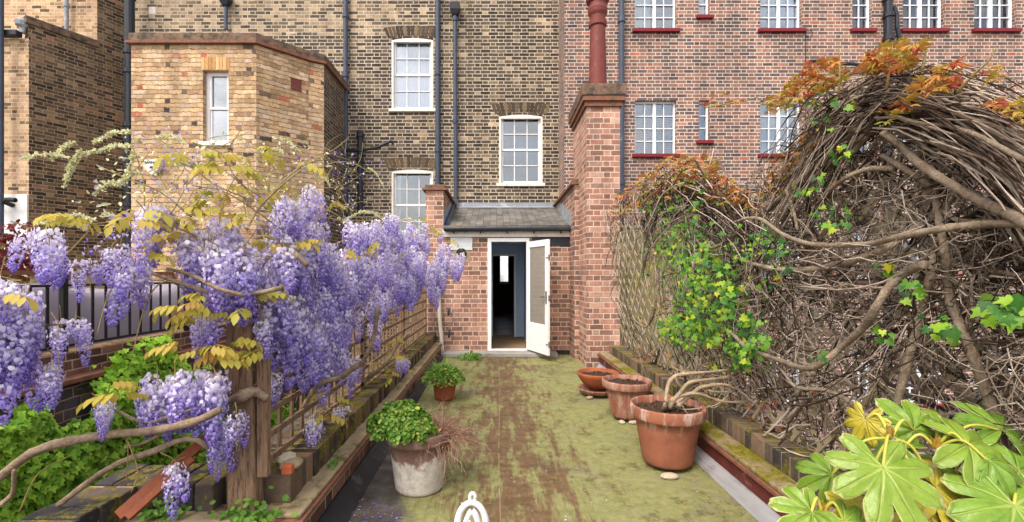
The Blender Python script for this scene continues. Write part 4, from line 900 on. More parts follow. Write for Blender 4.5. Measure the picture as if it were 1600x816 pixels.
IVP=[([(1010,310),(1050,300),(1090,330),(1110,390),(1150,420),(1170,480),(1195,540),(1175,560),(1130,540),(1080,545),(1040,530),(1040,500),(1060,450),(1020,380)],820,1.80,.047),
([(1060,400),(1110,390),(1150,430),(1150,500),(1100,540),(1060,500)],210,1.74,.047),([(1000,300),(1060,260),(1120,310),(1220,360),(1240,420),(1190,470),(1215,570),(1150,590),(1040,540),(1000,430)],330,1.80,.042),([(1030,500),(1070,480),(1110,520),(1060,540),(1030,530)],90,1.72,.05),([(1130,530),(1185,540),(1175,575),(1150,570)],60,1.72,.045),
([(1080,270),(1110,300),(1100,330),(1060,320)],40,1.8,.05),([(1120,380),(1200,360),(1240,390),(1200,400),(1150,410)],70,1.72,.035),([(1230,290),(1290,270),(1280,300),(1240,310)],20,1.72,.036),
([(1260,330),(1320,310),(1325,360),(1270,360)],16,1.70,.045),([(1295,225),(1335,225),(1335,250),(1300,255)],14,1.70,.036),([(1360,400),(1400,390),(1410,430),(1375,430)],7,1.72,.055),([(1405,440),(1440,440),(1440,470),(1410,470)],8,1.70,.05),
([(1530,460),(1600,465),(1600,510),(1540,500)],26,1.70,.06),([(1440,490),(1500,495),(1495,530),(1450,525)],14,1.70,.055),([(1260,130),(1290,130),(1300,210),(1270,200)],12,1.74,.05),([(1300,140),(1350,150),(1340,180),(1300,170)],10,1.76,.05),([(1360,505),(1400,520),(1390,535),(1360,530)],6,1.7,.05),([(1260,550),(1300,545),(1300,570),(1265,575)],8,1.74,.04),([(1260,320),(1350,330),(1345,350),(1262,360)],10,1.74,.04)]
for i,(poly,n,X,sz) in enumerate(IVP): ivyscatter(b,poly,n if i<6 else int(n*1.3),X,sz if i<6 else sz*.72)
b.build('foliage',M['ivyR'],iv,smooth=False)
b=MB(); n=120; D=R.uniform(3.3,6,n); Pn,Rn=twigs(b,n,8,np.stack([R.normal(1.82,.04,n),D,R.uniform(.5,1.8,n)],1),np.stack([R.normal(-.1,.2,n),R.normal(0,.4,n),R.normal(.5,.4,n)],1),R.uniform(.3,.8,n),R.uniform(.002,.004,n),.25); Pn[:,:,0]=np.clip(Pn[:,:,0],1.7,2.1); tubes(b,Pn,Rn,4,R.random(n)); b.build('stems',M['greentwig'],iv)

# ------------------------------------------------------------------ ivy on the neighbour's wall
il=thing('ivy','bright green ivy mat covering the blue black garden wall under the railing','ivy',(-3.4,4,-1))
b=MB(); n=0; locs=[]
while len(locs)<9000:
    y=1/R.uniform(1/8.4,1/2.7); z=R.uniform(-1.6,.9); px=VX-3.42*F/y; py=HY+(EYE-z)*F/y
    top=np.interp(px,[-50,0,30,60,80,125,132,165,185,225,250,262,285,330,420],[665,652,628,640,668,655,595,572,545,522,518,535,575,600,640])
    if py<top+R.normal(0,5) or py>900: continue
    locs.append((-3.37+R.uniform(-.04,.05)+.05*(1 if z<.55 else 0),y,z))
locs=np.array(locs); locs[:,0]+=.06*np.sin(locs[:,1]*6)*np.cos(locs[:,2]*7)
nn=np.stack([R.normal(.8,.25,9000),R.normal(-.35,.3,9000),R.normal(.75,.3,9000)],1); tp=np.stack([R.normal(.1,.3,9000),R.normal(0,.45,9000),R.normal(-1,.25,9000)],1)
inst(b,IV,locs,basis(nn,tp),R.uniform(.034,.068,9000),tt=IT,rnd=np.clip(R.normal(.55,.22,9000),0,1)); b.build('foliage',M['ivyL'],il)

# ------------------------------------------------------------------ wisteria
wi=thing('wisteria','wisteria in lilac bloom spilling over the left trellis with bronze young leaves','wisteria',(-1.4,2.6,.3))
def DW(px): return float(np.interp(px,[-40,0,120,250,395,450,500,560,620,680,730],[1.75,1.85,2.0,2.15,2.38,2.7,3.1,3.9,5.0,6.6,7.3]))
# floret: rounded banner, two wings, keel
FV=[(-.5,.1,.0),(0,.0,.12),(.5,.1,.0),(-.62,.6,-.02),(0,.55,.14),(.62,.6,-.02),(-.36,1.02,-.22),(0,1.1,-.14),(.36,1.02,-.22),
    (0,-.05,.1),(-.22,-.1,.5),(0,-.30,.62),(.22,-.1,.5),(-.16,-.5,.42),(.16,-.5,.42),(0,-.62,.3)]
FQ=[(0,1,4,3),(1,2,5,4),(3,4,7,6),(4,5,8,7),(9,10,11,12),(10,13,15,11),(12,11,15,14)]
FR=np.array([0,-.05,0,-.1,-.18,-.1,-.08,-.12,-.08]+[.12,.2,.28,.2,.3,.3,.3])
def raceme(seed,L=.30,Rm=.062,n=120,bend=.0):
    rg=np.random.default_rng(seed); t=rg.random(n)**.85; a=rg.random(n)*2*np.pi
    rr=Rm*(.55+.45*np.minimum(1,t*6))*(1-t)**.55*rg.uniform(.55,1.05,n)+.006
    ax=np.stack([bend*np.sin(t*1.6),.25*bend*t,-L*t],1)
    rad=np.stack([np.cos(a),np.sin(a),np.zeros(n)],1)
    loc=ax+rad*rr[:,None]
    out=norm(rad+np.stack([rg.normal(0,.25,n),rg.normal(0,.25,n),rg.normal(-.15,.3,n)],1)); up=np.stack([rg.normal(0,.3,n),rg.normal(0,.3,n),np.ones(n)],1)
    s=.0198*(1-.5*t)*rg.uniform(.8,1.2,n)
    return loc,basis(out,up),s,np.clip(.08+.62*t+rg.normal(0,.1,n),0,1),ax
VAR=[raceme(i,L=[.26,.30,.34,.30,.22,.38,.28,.24][i],Rm=[.078,.07,.08,.086,.076,.072,.066,.074][i],n=[185,185,215,220,160,225,175,155][i],bend=[0,.05,-.04,.03,-.06,.02,.08,0][i]) for i in range(8)]
RM=[]
for i,(loc,B,s,r,ax) in enumerate(VAR):
    b=MB(); inst(b,FV,loc,B,s,FQ,rnd=r,trnd=FR); o=b.build('flower_cluster',M['flower'],None,True,loc=(0,0,0)); RM.append(o.data); bpy.data.objects.remove(o)
POL=[([(0,420),(35,425),(50,490),(45,540),(30,580),(-30,590),(-30,430)],.85,20),([(85,500),(120,497),(135,512),(90,516)],.45,4),([(55,568),(90,565),(95,575),(60,580)],.5,3),([(135,628),(180,625),(182,632),(140,636)],.42,3),
([(45,365),(85,350),(105,365),(80,395),(40,395)],.7,5),([(105,400),(150,388),(190,372),(198,385),(150,412),(115,425)],.5,5),([(222,315),(255,312),(255,345),(240,370),(225,345)],.75,6),([(203,390),(228,388),(232,415),(210,420)],.8,4),
([(285,360),(355,340),(400,365),(410,420),(380,455),(345,450),(320,410),(285,395)],.95,26),([(388,487),(412,487),(414,505),(390,505)],.7,3),([(294,490),(330,487),(330,500),(298,502)],.6,4),
([(230,595),(270,575),(345,585),(345,600),(300,610),(235,612)],.9,15),([(358,640),(384,640),(386,660),(362,660)],.7,4),([(258,728),(290,722),(290,740),(262,742)],.7,3),([(318,688),(342,690),(340,700),(320,700)],.5,2),
([(462,285),(492,282),(500,320),(515,345),(490,385),(452,360),(435,330)],.8,18),([(412,305),(448,305),(448,320),(415,320)],.6,4),
([(405,440),(450,395),(530,350),(640,350),(700,375),(702,440),(665,460),(605,470),(590,510),(545,535),(480,540),(445,520),(405,480)],1.0,140),
([(690,380),(727,395),(715,420),(690,425)],.85,14),([(412,578),(432,580),(432,590),(415,590)],.6,2),([(480,648),(500,648),(510,665),(490,665)],.7,3),([(520,628),(540,635),(542,650),(525,650)],.7,3),([(615,545),(638,550),(638,570),(618,565)],.8,4),
([(540,345),(600,332),(690,358),(690,375),(560,372)],.75,30),([(420,370),(470,370),(500,400),(440,420)],.85,16),([(470,520),(545,520),(560,570),(470,585)],.85,18),([(600,400),(695,395),(690,445),(620,450)],1.0,44)]
recs=[]
for poly,sc,n in POL:
    for (x,y) in pxscatter(poly,n):
        D0=DW(x)*(1+R.normal(0,.03)); s=sc*R.uniform(.85,1.2); recs.append((s/D0,x,y,D0,s))
recs.sort(key=lambda r:-r[0])
base=origin(wi); rest=MB(); stalks=MB()
for k,(_,x,y,D0,s) in enumerate(recs):
    i=int(R.integers(8)); p=np.array(P(x,y,D0)); rz=R.uniform(0,6.28); tl=R.normal(0,.16,2)
    if k<100:
        o=bpy.data.objects.new('flower_cluster',RM[i]); COL.objects.link(o); o.parent=wi; o.location=p-base; o.scale=(s,s,s); o.rotation_euler=(tl[0],tl[1],rz)
    else:
        loc,B,sz,r,ax=VAR[i]; cz,sn=math.cos(rz),math.sin(rz); Z=np.array([[cz,-sn,0],[sn,cz,0],[0,0,1]])
        inst(rest,FV,(loc@Z.T)*s+p,np.einsum('ij,njk->nik',Z,B),sz*s,FQ,rnd=r,trnd=FR)
    tube(stalks,[p+R.normal(0,.02,3)+(0,0,.06),p+(0,0,.02),p-(0,0,.1*s),p-(0,0,.28*s)],[.0025,.0015],4,3)
stuff(rest.build('more_flower_clusters',M['flower'],wi,True))
# scattered single florets among the twigs
b=MB(); q=[]
for poly,n in (([(200,300),(560,230),(560,350),(430,420),(250,380)],210),([(120,330),(300,330),(280,400),(130,400)],90),([(400,400),(700,350),(690,460),(420,500)],160),([(430,215),(600,250),(600,290),(470,270)],60),([(190,200),(330,200),(310,300),(220,300)],50)):
    q+=pxscatter(poly,n)
n=len(q); loc=np.array([P(x,y,DW(x)*(1+R.normal(0,.05))) for x,y in q]); inst(b,FV,loc,basis(R.normal(0,1,(n,3))+(0,-.8,0),R.normal(0,.5,(n,3))+(0,0,1)),R.uniform(.007,.014,n),FQ,rnd=np.clip(R.normal(.5,.25,n),0,1)); stuff(b.build('single_florets',M['flower'],wi,True))
# woody limbs
LB=[([(-40,775),(0,745),(60,703),(150,682),(230,674),(300,660),(345,640)],(8.5,8,7),2.05),([(90,790),(150,745),(190,722),(240,705),(275,690),(305,687),(325,700)],(5,6,4),2.15),
([(340,640),(360,628),(380,618),(398,612),(416,622)],(6,11,8),2.38),([(200,410),(240,428),(290,445),(345,460),(400,458),(440,450)],(3,4,4.5),2.2),([(260,420),(300,430),(340,450),(380,462)],(3,4,4),2.12),
([(385,360),(405,325),(440,290),(475,262)],(2.4,2,1.2),2.3),([(390,620),(400,560),(405,500),(395,440),(420,400)],(8,7,4),2.46),([(480,415),(450,385),(420,370),(400,372)],(5,4,3),2.6),([(560,570),(530,590),(500,600),(470,640)],(5,5,4),3.1),
([(590,480),(585,520),(570,560),(540,590)],(4,4,4),3.9),([(180,640),(230,660),(300,640)],(2.5,3,2),2.1),([(195,700),(230,690),(265,668),(300,650)],(2.5,3,2.5),2.1),([(640,520),(620,540),(600,570),(560,600)],(3,3.5,3),4.6),([(0,790),(20,770),(22,735)],(5,4,3),2.0)]
for pts_,rad,D0 in LB:
    b=MB(); tube(b,[P(x,y,D0+.04*math.sin(i*2.1)) for i,(x,y) in enumerate(pts_)],[r*.85*D0/F for r in rad],9,7,wob=.06,rnd=.5); b.build('limb',M['wbark'],wi,smooth=True)
# twigs
def pxtwigs(mb,segs,r,D=None,n=5):
    for s in segs: tube(mb,[P(x,y,(D or DW(x))) for x,y in s],[r,r*.5],4,n,rnd=R.random())
TW=[[(385,310),(330,285),(280,240),(240,212)],[(420,330),(370,280),(345,240),(300,222)],[(300,340),(250,300),(200,280),(160,262)],[(330,380),(260,350),(200,345),(110,355)],[(360,400),(300,370),(230,355),(140,352)],[(225,345),(225,290),(215,250),(205,225)],[(440,360),(400,330),(350,300),(300,290)],
[(450,400),(430,330),(380,290),(345,262)],[(400,330),(445,280),(500,240),(545,250)],[(445,285),(480,255),(530,255),(590,292)],[(470,260),(520,235),(545,215)],[(420,300),(420,250),(415,225)],[(345,330),(360,290),(390,250),(440,230)],[(270,330),(300,280),(345,255),(420,240)],[(250,400),(200,420),(170,460),(150,530)],[(140,360),(100,400),(60,420)],
[(120,505),(70,508),(0,500)],[(300,460),(260,440),(230,470),(205,560)],[(640,370),(600,350),(560,340),(520,345)],[(690,370),(650,350),(600,335)],[(500,390),(560,370),(600,380),(650,390)],[(430,440),(500,420),(560,400)],[(560,590),(600,560),(640,500)],[(480,620),(530,600),(560,560)],[(345,560),(390,575),(440,590)],[(360,640),(400,600),(460,560)],[(200,690),(215,735),(205,770)],[(195,670),(200,700),(197,760)],[(30,800),(60,740),(110,712)]]
b=MB(); q=pxscatter([(190,215),(330,205),(440,215),(520,240),(600,290),(560,345),(430,420),(380,350),(280,350),(200,330),(120,350),(110,320)],620); n=len(q)
loc=np.array([P(x,y,DW(x)*(1+R.normal(0,.05))) for x,y in q]); inst(b,leaflet(1,.45),loc,basis(R.normal(0,1,(n,3))+(0,-.4,.4),R.normal(0,1,(n,3))),R.uniform(.012,.034,n),LQ,rnd=np.clip(R.normal(.4,.3,n),0,1)); stuff(b.build('unfolding_leaves',M['bud'],wi))
b=MB(); pxtwigs(b,TW,.0042)
for _ in range(300):
    poly=[(210,240),(330,215),(440,225),(560,240),(540,330),(400,420),(240,380)] if R.random()<.6 else [(400,400),(700,360),(690,560),(470,640),(400,600)]
    (x,y),=pxscatter(poly,1); a=R.uniform(0,6.28); l=R.uniform(25,80); c=R.normal(0,.4)
    s=[(x+l*t*math.cos(a+c*t),y+.75*l*t*math.sin(a+c*t)) for t in (0,.33,.66,1)]; pxtwigs(b,[s],R.uniform(.0012,.003),DW(x)*(1+R.normal(0,.04)),4)
stuff(b.build('twigs',M['greentwig'],wi,smooth=True))
stuff(stalks.build('flower_stalks',M['greentwig'],wi))
# furry pale buds
BD=[((118,222),(80,250)),((128,232),(105,280)),((150,235),(108,262)),((122,240),(100,292)),((110,246),(30,248)),((205,205),(148,223)),((205,228),(155,238)),((212,238),(200,270)),((185,285),(148,303)),((215,270),(185,290)),((470,262),(500,282)),((480,255),(515,290)),((445,240),(420,238)),((560,330),(600,345)),((620,350),(650,345)),((290,225),(250,215)),((600,292),(575,262)),((535,345),(590,332)),((120,355),(60,350)),((150,345),(95,340)),((200,352),(160,335)),((620,415),(632,398)),((640,452),(605,460)),((310,265),(270,258)),((470,238),(430,215))]
for a,c in BD:
    b=MB(); D0=DW(a[0]); p=catmull([P(*a,D0),P((a[0]+c[0])/2,(a[1]+c[1])/2-6,D0),P(*c,D0)],8); k=len(p)
    tubes(b,p[None],np.full((1,k),.003),5,np.array([.4]))
    m=110; t=R.random(m); idx=(t*(k-1)); pp=np.stack([np.interp(idx,np.arange(k),p[:,j]) for j in range(3)],1); w=.009*np.sin(np.clip(t,.05,1)*np.pi*.92)**.5
    off=norm(R.normal(0,1,(m,3))); inst(b,[(0,0,0),(.35,.5,.1),(0,1,0),(-.35,.5,.1)],pp+off*w[:,None]*.4,basis(R.normal(0,1,(m,3)),off+norm(p[-1]-p[0])*.8),R.uniform(.010,.018,m),[(0,1,2,3)],rnd=np.clip(R.normal(.35,.25,m),0,1))
    b.build('flower_bud',M['bud'],wi)
# bronze leaves: arched drooping pinnate sprays
PV=[];PQ=[]
def addl(o3,dirv,l):
    d=norm(np.array(dirv,float)); s=norm(np.cross(d,(0,0,1.))+1e-6); o=len(PV)
    up=np.cross(s,d)
    for (x,y,z) in leaflet(l,.52*l): PV.append(np.array(o3)+s*x+d*y+up*z)
    PQ.extend([tuple(i+o for i in q) for q in LQ])
for i in range(3):
    t=.3+.24*i; o3=(0,t,.25*t-.45*t*t)
    for sg in (-1,1): addl(o3,(sg*.8,.35,-.75),.5-.02*i)
addl((0,.95,-.17),(0,.6,-.8),.5)
LV=[(275,492),(312,478),(300,485),(330,548),(302,556),(348,552),(378,556),(400,560),(285,480),(290,545),(365,540),(325,560),(345,575),(463,385),(472,388),(430,385),(568,392),(575,402),(345,262),(368,276),(300,332),(265,365),(385,345),(350,340),(610,546),(622,580),(615,600),(515,648),(520,632),(505,655),(600,548),(605,570),(195,345),(110,345),(130,350),(95,350),(660,370),(680,372),(690,380),(175,610),(190,625),(400,470),(395,490),(385,510),(315,500),(230,335),(270,345),(285,350),(240,395),(20,460),(5,465),(660,355),(455,395),(540,398),(620,565),(300,500),(355,500),(300,250),(420,245),(330,312),(405,312),(440,300),(480,262),(370,300),(350,270),(520,330)]
n=0; b=MB(); L3=[]
for x,y in LV:
    for _ in range(2): L3.append(P(x+R.normal(0,7),y+R.normal(0,5)-10,DW(x)*(.97+R.normal(0,.02))))
L3=np.array(L3); n=len(L3); a=R.uniform(0,6.28,n); inst(b,PV,L3,basis(np.stack([R.normal(0,.2,n),R.normal(-.1,.2,n),np.ones(n)],1),np.stack([np.cos(a),np.sin(a)*.6,R.normal(-.1,.3,n)],1)),R.uniform(.08,.145,n),PQ,rnd=np.clip(R.normal(.5,.25,n),0,1))
b.build('bronze_foliage',M['wleaf'],wi,smooth=True)

# ------------------------------------------------------------------ pots
def pot(label,c,rb,rt,h,rim,mat,soilz=.05,rimout=.018,band=True,wall=.022):
    t=thing('flower_pot',label,'flower pot',c,'terracotta pots on the terrace')
    rr=lambda z: rb+(rt-rimout-rb)*z/h
    pr=[(0,.0),(rb-.01,0),(rb,.012)]+[(rr(z),z) for z in np.linspace(.03,h-rim,6)]
    if rim: pr+=[(rt-.004,h-rim+.008),(rt,h-rim+.02),(rt+.004,h-.014),(rt-.002,h-.002),(rt-.012,h),(rt-wall,h-.004),(rt-wall-.006,h-soilz-.02)]
    b=MB(); lathe(b,pr,c,56); b.build('pot_body',mat,t,smooth=True)
    rs=rt-wall-.003; b=MB(); n=40; V=[(c[0],c[1],c[2]+h-soilz+.01)]; T=[]
    an=np.arange(n)/n*2*np.pi
    for f in (.25,.5,.75,1.): V+=[(c[0]+rs*f*math.cos(a),c[1]+rs*f*math.sin(a),c[2]+h-soilz+R.normal(0,.006)-(.006 if f==1 else 0)) for a in an]
    T=[(0,1+j,1+(j+1)%n) for j in range(n)]; Q=[(1+k*n+j,1+(k+1)*n+j,1+(k+1)*n+(j+1)%n,1+k*n+(j+1)%n) for k in range(3) for j in range(n)]
    b.add(V,Q,T)
    m=90; a=R.uniform(0,6.28,m); r_=rs*np.sqrt(R.random(m))*.93
    for i in range(m): blob(b,(c[0]+r_[i]*math.cos(a[i]),c[1]+r_[i]*math.sin(a[i]),c[2]+h-soilz+.006),np.array([1,1,.7])*R.uniform(.005,.014),0,0)
    b.build('soil',M['soil'],t,smooth=False); return t
p1=(-.545,3.22,.004); pot('big limewashed terracotta pot overflowing with a round leaved plant',p1,.168,.238,.42,.085,M['terra1'],.05)
p2=(-.63,5.5,.004); pot('small plain terracotta pot holding a strappy green plant',p2,.115,.165,.235,.05,M['terra2'],.03)
r2=(1.355,4.74,.035); pot('mid sized bloomed terracotta pot of bare soil between bowl and largest pot',r2,.15,.25,.38,.085,M['terra3'],.045)
r3=(1.345,3.59,.035); pot('largest terracotta pot with white streaked rim holding bare pale branches',r3,.185,.282,.45,.10,M['terra4'],.05)
# bowl and saucer
c=(1.27,5.7,.10); t=thing('planter_bowl','shallow orange terracotta bowl of dry debris standing on a saucer','bowl',c)
b=MB(); lathe(b,[(0,0),(.13,0),(.19,.05),(.235,.11),(.245,.13),(.25,.135),(.262,.17),(.262,.185),(.25,.19),(.238,.185),(.225,.13)],c,56); b.build('bowl_body',M['terra2'],t,smooth=True)
b=MB(); lathe(b,[(.0,.15),(.1,.148),(.232,.14)],c,40)
for i in range(120):
    a=R.uniform(0,6.28); r_=.21*math.sqrt(R.random()); blob(b,(c[0]+r_*math.cos(a),c[1]+r_*math.sin(a),c[2]+.15),np.array([1,.6,.5])*R.uniform(.007,.018),0,0)
b.build('soil',M['soil'],t)
b=MB(); lathe(b,[(0,.0),(.2,0),(.225,.035),(.236,.05),(.225,.052),(.205,.02),(0,.018)],(1.245,5.68,.045),56); tag(b.build('saucer',M['terra3'],None,True,loc=(1.245,5.68,.045)),'round terracotta saucer under the shallow bowl','saucer')
def shard(c,r,label,mat='stone',seed=0,cat='stone'):
    b=MB(); blob(b,c,r,2,.22,seed=seed); tag(b.build('stone_shard' if cat=='stone' else cat.replace(' ','_'),M[mat],None,False,loc=c),label,cat,'loose stones' if cat=='stone' else None)
shard(P(1046,745,3.36)[:2]+(.018,),(.06,.035,.02),'pale stone wedge under front of largest pot','stone',1)
shard((1.26,4.59,.018),(.035,.03,.02),'white stone chip under left foot of the mid sized soil pot','stone',2)
shard((1.38,4.58,.018),(.045,.03,.018),'white stone chip under right foot of the mid sized soil pot','stone',3)
shard((1.12,5.5,.02),(.045,.03,.022),'pinkish stone chip propping the bowl saucer','slab',4)
# bare plant in the largest pot
bp=thing('bare_shrub','leafless pale branches growing sideways out of the largest terracotta pot','shrub',(1.345,3.55,.44))
for pts_,rad in (([(1038,640),(1040,630),(1044,602),(1055,588),(1074,584),(1104,582),(1140,578)],(5,4.5,3)),([(1046,638),(1052,627),(1063,613),(1077,598),(1101,594),(1133,590),(1150,580)],(5,4,2.5)),([(1044,636),(1052,624),(1069,617),(1090,615),(1117,624),(1136,628),(1165,630)],(5.5,4,2)),([(1060,634),(1069,626),(1085,613),(1096,605),(1131,601),(1150,608)],(5,4.5,2.5)),([(1052,634),(1070,640),(1100,637),(1120,632),(1138,618)],(2,1.5,1)),([(1062,636),(1056,645),(1050,650)],(1.5,1)),([(1066,634),(1072,644),(1078,650)],(1.5,1)),([(1096,605),(1115,612),(1140,612)],(2,1.2)),([(1055,588),(1060,600),(1075,608),(1090,600)],(1.6,1.))):
    b=MB(); tube(b,[P(x,y,3.52+.04*math.sin(i+x)) for i,(x,y) in enumerate(pts_)],[r*.72*3.5/F for r in rad],8,6,wob=.09); b.build('branch',M['potbranch'],bp,smooth=True)
b=MB(); n=70; st=np.array([P(R.uniform(1080,1160),R.uniform(575,640),3.55) for _ in range(n)]); Pn,Rn=twigs(b,n,6,st,np.stack([R.normal(.6,.5,n),R.normal(0,.4,n),R.normal(0,.4,n)],1),R.uniform(.1,.3,n),R.uniform(.0012,.0025,n),.3); Pn[:,:,2]=np.maximum(Pn[:,:,2],.40); tubes(b,Pn,Rn,4,R.random(n)); b.build('twigs',M['twig'],bp)
# round leaved plant in big left pot
RVa=[(0,0,.0)]+[(.5*math.sin(a)*(1+.08*math.cos(5*a)),.5*math.cos(a)*(1+.08*math.cos(5*a)),.06) for a in np.arange(10)/10*2*np.pi]; RT=[(0,(i+1)%10+1,i+1) for i in range(10)]
pl=thing('pot_plant','bushy round leaved green plant mounded over the limewashed pot','plant',(-.6,3.15,.36))
b=MB(); n=4600; u=norm(R.normal(0,1,(n,3))); u[:,2]=np.abs(u[:,2])*1.0-.25; rad=R.uniform(.72,1.02,n)*(1+.13*np.sin(u[:,0]*7+1)*np.cos(u[:,1]*6+u[:,2]*5))
cpt=np.array([-.645,3.12,.475]); loc=cpt+u*rad[:,None]*np.array([.235,.22,.20]); loc[:,2]-=.25*np.clip(loc[:,0]+.60,0,1)
loc=loc[loc[:,2]>.22]; loc=loc[~((loc[:,2]<.34)&(loc[:,0]>-.62))]; n=len(loc)
inst(b,RVa,loc,basis(loc-cpt+(0,0,.18)+R.normal(0,.16,(n,3)),R.normal(0,1,(n,3))),R.uniform(.013,.033,n),tt=RT,rnd=np.clip(R.normal(.45,.26,n),0,1)); b.build('foliage',M['potleaf'],pl)
b=MB(); n=60; Pn,Rn=twigs(b,n,5,np.tile(np.array([-.56,3.2,.34]),(n,1)),R.normal(0,1,(n,3))*(1,1,.4)+(-.3,-.2,1.2),R.uniform(.12,.26,n),np.full(n,.002),.2); tubes(b,Pn,Rn,4,R.random(n)); b.build('stems',M['greentwig'],pl)
dp=thing('dry_plant','rusty dead wiry stems spilling over the rim of the limewashed pot','plant',(-.42,3.2,.36))
b=MB(); n=420; Pn,Rn=twigs(b,n,8,np.array([-.44,3.2,.36])+R.normal(0,.05,(n,3))*(1,1,.3),np.stack([R.normal(.8,.5,n),R.normal(-.1,.6,n),R.normal(.7,.45,n)],1),R.uniform(.14,.36,n),R.uniform(.0010,.0020,n),.32,sag=.16); Pn[:,:,2]=np.maximum(Pn[:,:,2],.03); tubes(b,Pn,Rn,3,R.random(n)); stuff(b.build('dry_stems',M['drytwig'],dp))
b=MB(); n=220; loc=np.array([-.40,3.15,.40])+R.normal(0,1,(n,3))*(.07,.07,.025); inst(b,leaflet(1,.6),loc,basis(R.normal(0,1,(n,3)),R.normal(0,1,(n,3))),R.uniform(.012,.03,n),LQ); b.build('dead_leaves',M['deadleaf'],dp)
# strappy plant
sp=thing('strap_leaf_plant','tuft of strappy light green leaves over small leaves in the small terracotta pot','plant',(-.63,5.5,.23))
b=MB()
for i in range(110):
    a=R.uniform(0,6.28); l=R.uniform(.16,.40); o=np.array([-.63+.09*math.cos(a)*R.random(),5.5+.09*math.sin(a)*R.random(),.22]); d=np.array([math.cos(a),math.sin(a),0]); s=np.array([-d[1],d[0],0]); k=R.uniform(.3,1.)
    V=[]
    for t in np.linspace(0,1,6): p=o+d*l*k*t+np.array([0,0,l*(1.1*t-.75*k*t*t)]); w=.0085*(1-t)**.6; V+=[p-s*w,p+s*w]
    b.add(V,[(2*j,2*j+1,2*j+3,2*j+2) for j in range(5)],rnd=np.clip(R.normal(.5,.25),0,1))
b.build('strap_leaves',M['grassleaf'],sp)
b=MB(); n=1700; a=R.uniform(0,6.28,n); r_=.255*np.sqrt(R.random(n)); loc=np.stack([-.635+r_*np.cos(a),5.47+r_*np.sin(a),.235+.17*(1-(r_/.255)**2)+R.normal(0,.015,n)],1); inst(b,leaflet(1,.6),loc,basis(R.normal(0,.5,(n,3))+(0,-.3,1),R.normal(0,1,(n,3))),R.uniform(.02,.042,n),LQ,rnd=np.clip(R.normal(.5,.22,n),0,1)); b.build('small_foliage',M['potleaf'],sp)
wd=thing('weed','low green weed growing at foot of the step by the white pipe','weed',(-.45,8.1,0),'self seeded weeds')
b=MB(); n=120; a=R.uniform(0,6.28,n); r_=.16*np.sqrt(R.random(n)); inst(b,leaflet(1,.3),np.stack([-.45+r_*1.4*np.cos(a),8.05+r_*np.sin(a),R.uniform(.01,.09,n)],1),basis(R.normal(0,.5,(n,3))+(0,-.6,.8),R.normal(0,1,(n,3))+(0,0,.6)),R.uniform(.05,.11,n),LQ,rnd=R.random(n)*.7); b.build('foliage',M['potleaf'],wd)
for lab,(wx,wy,wz),n,s in (('creeping round leaved weed at foot of the trellis post',(-1.27,2.36,.25),110,.028),('round leaved weed under the orange brown plank',(-1.75,2.36,.26),90,.028),('tiny green seedling on edge of the left ledge',(-1.08,3.0,.25),30,.016)):
    w=thing('weed',lab,'weed',(wx,wy,wz),'self seeded weeds'); b=MB(); loc=np.array([wx,wy,wz])+R.normal(0,1,(n,3))*(.09 if n>50 else .02,.03,.05 if n>50 else .03); loc[:,2]=np.maximum(loc[:,2],wz+.005)
    inst(b,RVa,loc,basis(R.normal(0,.4,(n,3))+(.1,-.6,.8),R.normal(0,1,(n,3))),R.uniform(.7,1.3,n)*s,tt=RT,rnd=np.clip(R.normal(.35,.15,n),0,1)); b.build('foliage',M['potleaf'],w)

# red leaved shrub far left
rs=thing('maroon_shrub','maroon leaved shrub in front of the outbuilding white panel','shrub',(-6.3,6.0,.5))
b=MB(); n=900; u=norm(R.normal(0,1,(n,3)))*R.uniform(.5,1,(n,1)); loc=np.array([-6.35,6.0,1.75])+u*(.45,.4,.45); inst(b,leaflet(1,.55),loc,basis(R.normal(0,.7,(n,3))+(0,-.5,.6),R.normal(0,1,(n,3))),R.uniform(.05,.1,n),LQ,rnd=np.clip(R.normal(.45,.22,n)+.5*(u[:,2]<-.6),0,1)); b.build('foliage',M['redleaf'],rs)
b=MB(); tube(b,[(-6.3,6,.5),(-6.33,6,1.1),(-6.35,6,1.8)],[.03,.02],7); b.build('trunk',M['bark'],rs)

# ------------------------------------------------------------------ loose bits on the left wall
b=MB(); a0=np.array(P(185,806,2.12)); a1=np.array(P(338,672,2.36)); bar(b,a0,a1,.05,.022,up=(.3,-.8,.5)); bar(b,a0+(.06,-.02,.0),a0+(a1-a0)*.72+(.03,-.025,-.02),.03,.03,up=(.3,-.8,.5)); tag(b.build('timber_plank',M['plank'],None,loc=tuple(a0),bevel=.003),'orange brown grooved timber plank leaning up to the trellis post','plank')
shard((-1.22,2.66,.425),(.055,.07,.032),'white lump of stone on the end of the left parapet','stone',11)
shard((-1.17,2.62,.42),(.06,.075,.022),'flat tan stone beside the white lump on the left parapet','slab',12)
b=MB(); V=box(b,-1.19,-1.13,2.505,2.55,.398,.45); tag(b.build('brick_fragment',M['orange'],None,loc=(-1.16,2.52,.395),bevel=.008),'bright orange broken brick corner on the left parapet end','brick fragment')

